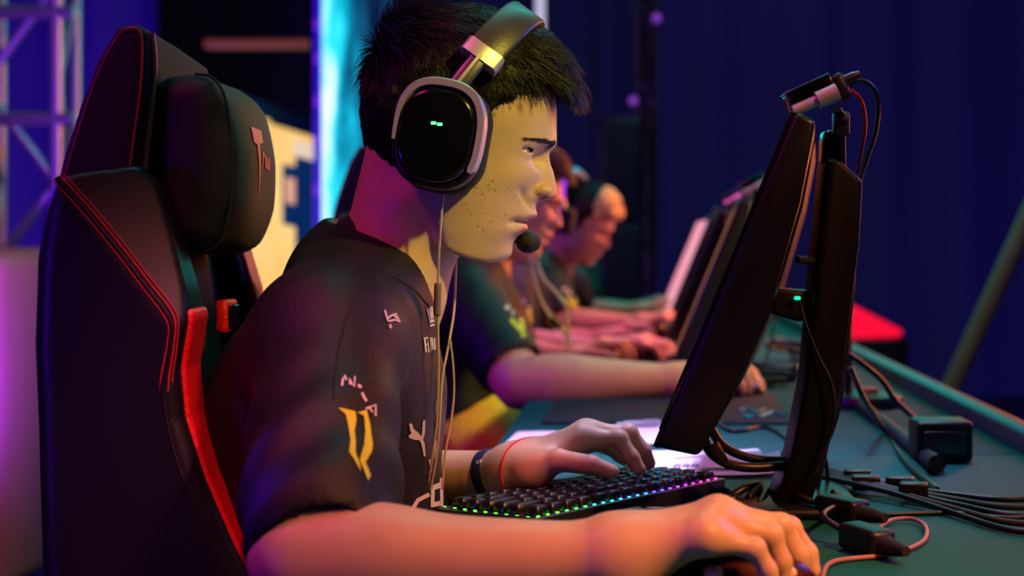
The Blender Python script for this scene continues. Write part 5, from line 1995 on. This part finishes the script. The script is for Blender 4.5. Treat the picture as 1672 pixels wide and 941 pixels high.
# dark speaker tower and the thin truss above it
o = empty('speaker_tower', P(1020, 400, 7.0) * (1, 1, 0), 'tall black speaker tower in the background right of the blond-fringed player', 'speaker')
x0, x1 = P(982, 0, 7.0)[0], P(1048, 0, 7.0)[0]
for z0, z1 in ((0.02, .56), (.57, 1.11), (1.12, 1.64)):
    b = MB(); b.box((x0, 7.0, z0), (x1, 7.3, z1), .012, 2); cb_ = b.build('cabinet', M['plastic'], o)
    b = MB(); b.box((x0 + .02, 6.99, z0 + .03), (x1 - .02, 7.005, z1 - .03), .004); b.build('grille', M['rubber'], cb_)
keep_at(o)
o = empty('truss_mast', P(1052, 400, 7.5) * (1, 1, 0), 'dim thin truss mast rising behind the speaker tower', 'truss', 'truss towers')
cs = [P(1042, 0, 7.4), P(1072, 0, 7.4), P(1058, 0, 7.55)]
for c in cs:
    b = MB(); b.tube([(c[0], c[1], 0), (c[0], c[1], 5.6)], .016, 10); b.build('chord', M['metal_dark'], o)
for i, z in enumerate(np.arange(.1, 5.4, .2)):
    b = MB(); a, c = (cs[0], cs[1]) if i % 2 else (cs[1], cs[0]); b.tube([(a[0], a[1], z), (c[0], c[1], z + .2)], .008, 6); b.build('brace', M['metal_dark'], o)
for u, v in ((1072, 30), (1034, 165)):  # highlights on the mast painted as glowing dots
    q = P(u, v, 7.35); b = MB(); b.lathe([(.001, -.02), (.018, -.02), (.022, .015), (.001, .02)], 14, frame(q, (1, 0, 0), (0, 0, 1), (0, -1, 0))); b.build('highlight_dot', mat('violet_highlight', (150, 80, 190), .4, emit=(140, 60, 180), emit_s=.7), o)
keep_at(o)

# red lit wedge and leaning pole beyond the far side of the table
o = empty('light_wedge', P(1420, 540, 6.6) * (1, 1, 0), 'red glowing triangular light wedge beyond the table right of the monitor stand', 'stage light')
tri = [P(u, v, 6.6) for u, v in ((1372, 488), (1474, 540), (1470, 550), (1372, 553))]
b = MB(); b.prism([(q[0], q[2]) for q in tri], 6.6, 6.75, .006, axis='y'); b.build('lens', mat('red_glow', (255, 10, 50), .4, emit=(255, 14, 56), emit_s=1.0), o)
b = MB(); b.box((tri[0][0] - .03, 6.58, 0), (tri[1][0] + .03, 6.8, tri[3][2] - .004), .01); b.build('plinth', M['plastic'], o)
keep_at(o)
o = empty('leaning_pole', P(1560, 640, 5.0) * (1, 1, 0), 'dull yellow-brown pole leaning beyond the table at the right', 'pole')
a, c = P(1550, 640, 5.0), P(1668, 380, 5.0)
n = (c - a) / (c - a)[2]
b = MB(); b.tube([a - n * (a[2] - .01), a, c, c + n * .5], .034, 12); b.build('shaft', mat('ochre_wood', (150, 118, 70), .6, noise=(8, .25)), o)
b = MB(); e = a - n * (a[2] - .01); b.lathe([(.001, 0), (.12, 0), (.12, .02), (.05, .05), (.001, .05)], 20, frame(e * (1, 1, 0), *X3)); b.build('foot', M['plastic'], o)
keep_at(o)
# ------------------------------------------------------------------ camera
cd = bpy.data.cameras.new('camera')
cam = bpy.data.objects.new('camera', cd)
COL.objects.link(cam)
SC.camera = cam
cam.location = (0, 0, ZC)
cam.rotation_euler = (PI / 2, 0, 0)
cd.sensor_width = 36.0
cd.lens = F / 1672 * 36.0
cd.shift_x = (836 - U0) / 1672
cd.shift_y = (V0 - 470.5) / 1672
cd.clip_start = 0.05
cd.dof.use_dof = True
cd.dof.focus_distance = 1.34
cd.dof.aperture_fstop = 4.2


def spot(name, loc, aim, size, power, rgb, ang, blend=0.7):
    l = bpy.data.lights.new(name, 'SPOT')
    l.energy = power
    l.color = lin(rgb)
    l.shadow_soft_size = size
    l.spot_size = math.radians(ang)
    l.spot_blend = blend
    o = bpy.data.objects.new(name, l)
    COL.objects.link(o)
    o.location = loc
    o.rotation_euler = (Vector(aim) - Vector(loc)).to_track_quat('-Z', 'Y').to_euler()
    return o


def area(name, loc, aim, size, power, rgb, sy=None, spread=None):
    l = bpy.data.lights.new(name, 'AREA')
    l.energy = power
    l.color = lin(rgb)
    l.shape = 'RECTANGLE'
    l.size = size
    l.size_y = sy or size
    if spread:
        l.spread = math.radians(spread)
    o = bpy.data.objects.new(name, l)
    COL.objects.link(o)
    o.location = loc
    o.rotation_euler = (Vector(aim) - Vector(loc)).to_track_quat('-Z', 'Y').to_euler()
    return o


spot('stage_key_light', (1.35, 0.15, 2.4), (-0.13, 1.38, 1.135), 0.07, 190, (248, 232, 92), 11.8)
spot('wing_panel_helper', (1.2, -0.2, 2.2), (-0.37, 1.25, 0.82), 0.05, 70, (255, 130, 175), 7.5)  # unseen spot added to brighten the chair's red wing panel
spot('chair_helper_spot', (0.02, 0.12, 2.4), (-0.375, 1.25, 0.76), 0.05, 110, (255, 120, 150), 11)  # second unseen spot, added for the lower part of the red panel
area('stage_fill_light', (2.2, -0.4, 1.9), (-0.2, 1.5, 1.0), 0.6, 1.8, (150, 185, 255))
area('row_lap_light', (0.9, 2.0, 1.5), (-0.28, 2.85, 0.65), 0.2, 0.45, (255, 230, 120), spread=24)
area('teal_sheen_helper', (0.4, 6.3, 2.0), (0.1, 1.5, 0.8), 2.4, 13, (20, 235, 215), 0.8)  # unseen light added for teal sheen on table and keycaps
area('paper_helper_light', (0.1, 1.95, 2.1), (0.02, 1.75, 0.74), 0.4, 2.7, (222, 180, 255), spread=36)  # unseen light added to whiten the papers
area('row_pink_light', (0.0, 3.5, 1.9), (-0.05, 3.5, 0.76), 0.3, 5, (255, 56, 190), 1.6, spread=80)
area('stage_pink_light', (-1.1, 0.4, 2.9), (-0.1, 1.6, 0.8), 0.5, 21, (250, 50, 170))
area('stage_violet_light', (-1.7, -0.25, 0.95), (-0.35, 1.15, 0.85), 0.3, 7, (90, 20, 255))
area('row_violet_light', (-1.9, 1.9, 1.6), (-0.4, 2.8, 0.8), 0.4, 16, (110, 20, 255))
area('stage_teal_light', (0.5, 3.4, 4.2), (0.1, 2.2, 0.8), 0.8, 48, (30, 240, 225), 4.0)
area('stage_row_light', (1.7, 4.2, 1.6), (-0.2, 3.4, 0.95), 0.6, 36, (255, 128, 56), 2.0, spread=95)
area('drape_light', (0.5, 6.5, 4.5), (0.4, 9.0, 1.6), 1.5, 30, (150, 165, 255))
area('stage_orange_light', (1.3, 0.2, 2.4), (0.14, 1.12, 0.78), 0.3, 2.2, (255, 150, 80), spread=26)
area('truss_light', (-1.6, 3.6, 0.6), (-1.85, 4.7, 1.8), 0.4, 14, (140, 50, 255))
area('added_violet_wash', (-3.2, 5.6, 0.5), (-4.3, 8.6, 2.0), 0.8, 60, (120, 30, 255))  # violet wash added to colour the left drape, no source seen
area('right_violet_light', (3.2, 6.5, 0.4), (2.6, 9.3, 1.0), 0.6, 26, (110, 30, 255))
area('back_blue_light', (2.2, 2.6, 2.2), (0.2, 1.6, 0.9), 0.5, 22, (70, 110, 255))
w = bpy.data.worlds.new('world')
SC.world = w
w.use_nodes = True
w.node_tree.nodes['Background'].inputs['Color'].default_value = lin((30, 34, 90)) + (1,)
w.node_tree.nodes['Background'].inputs['Strength'].default_value = 0.12
SC.view_settings.view_transform = 'Standard'
SC.view_settings.look = 'None'
SC.view_settings.gamma = 1.0
SC.view_settings.use_curve_mapping = False
SC.view_settings.exposure = 0.0
SC.cycles.use_denoising = True
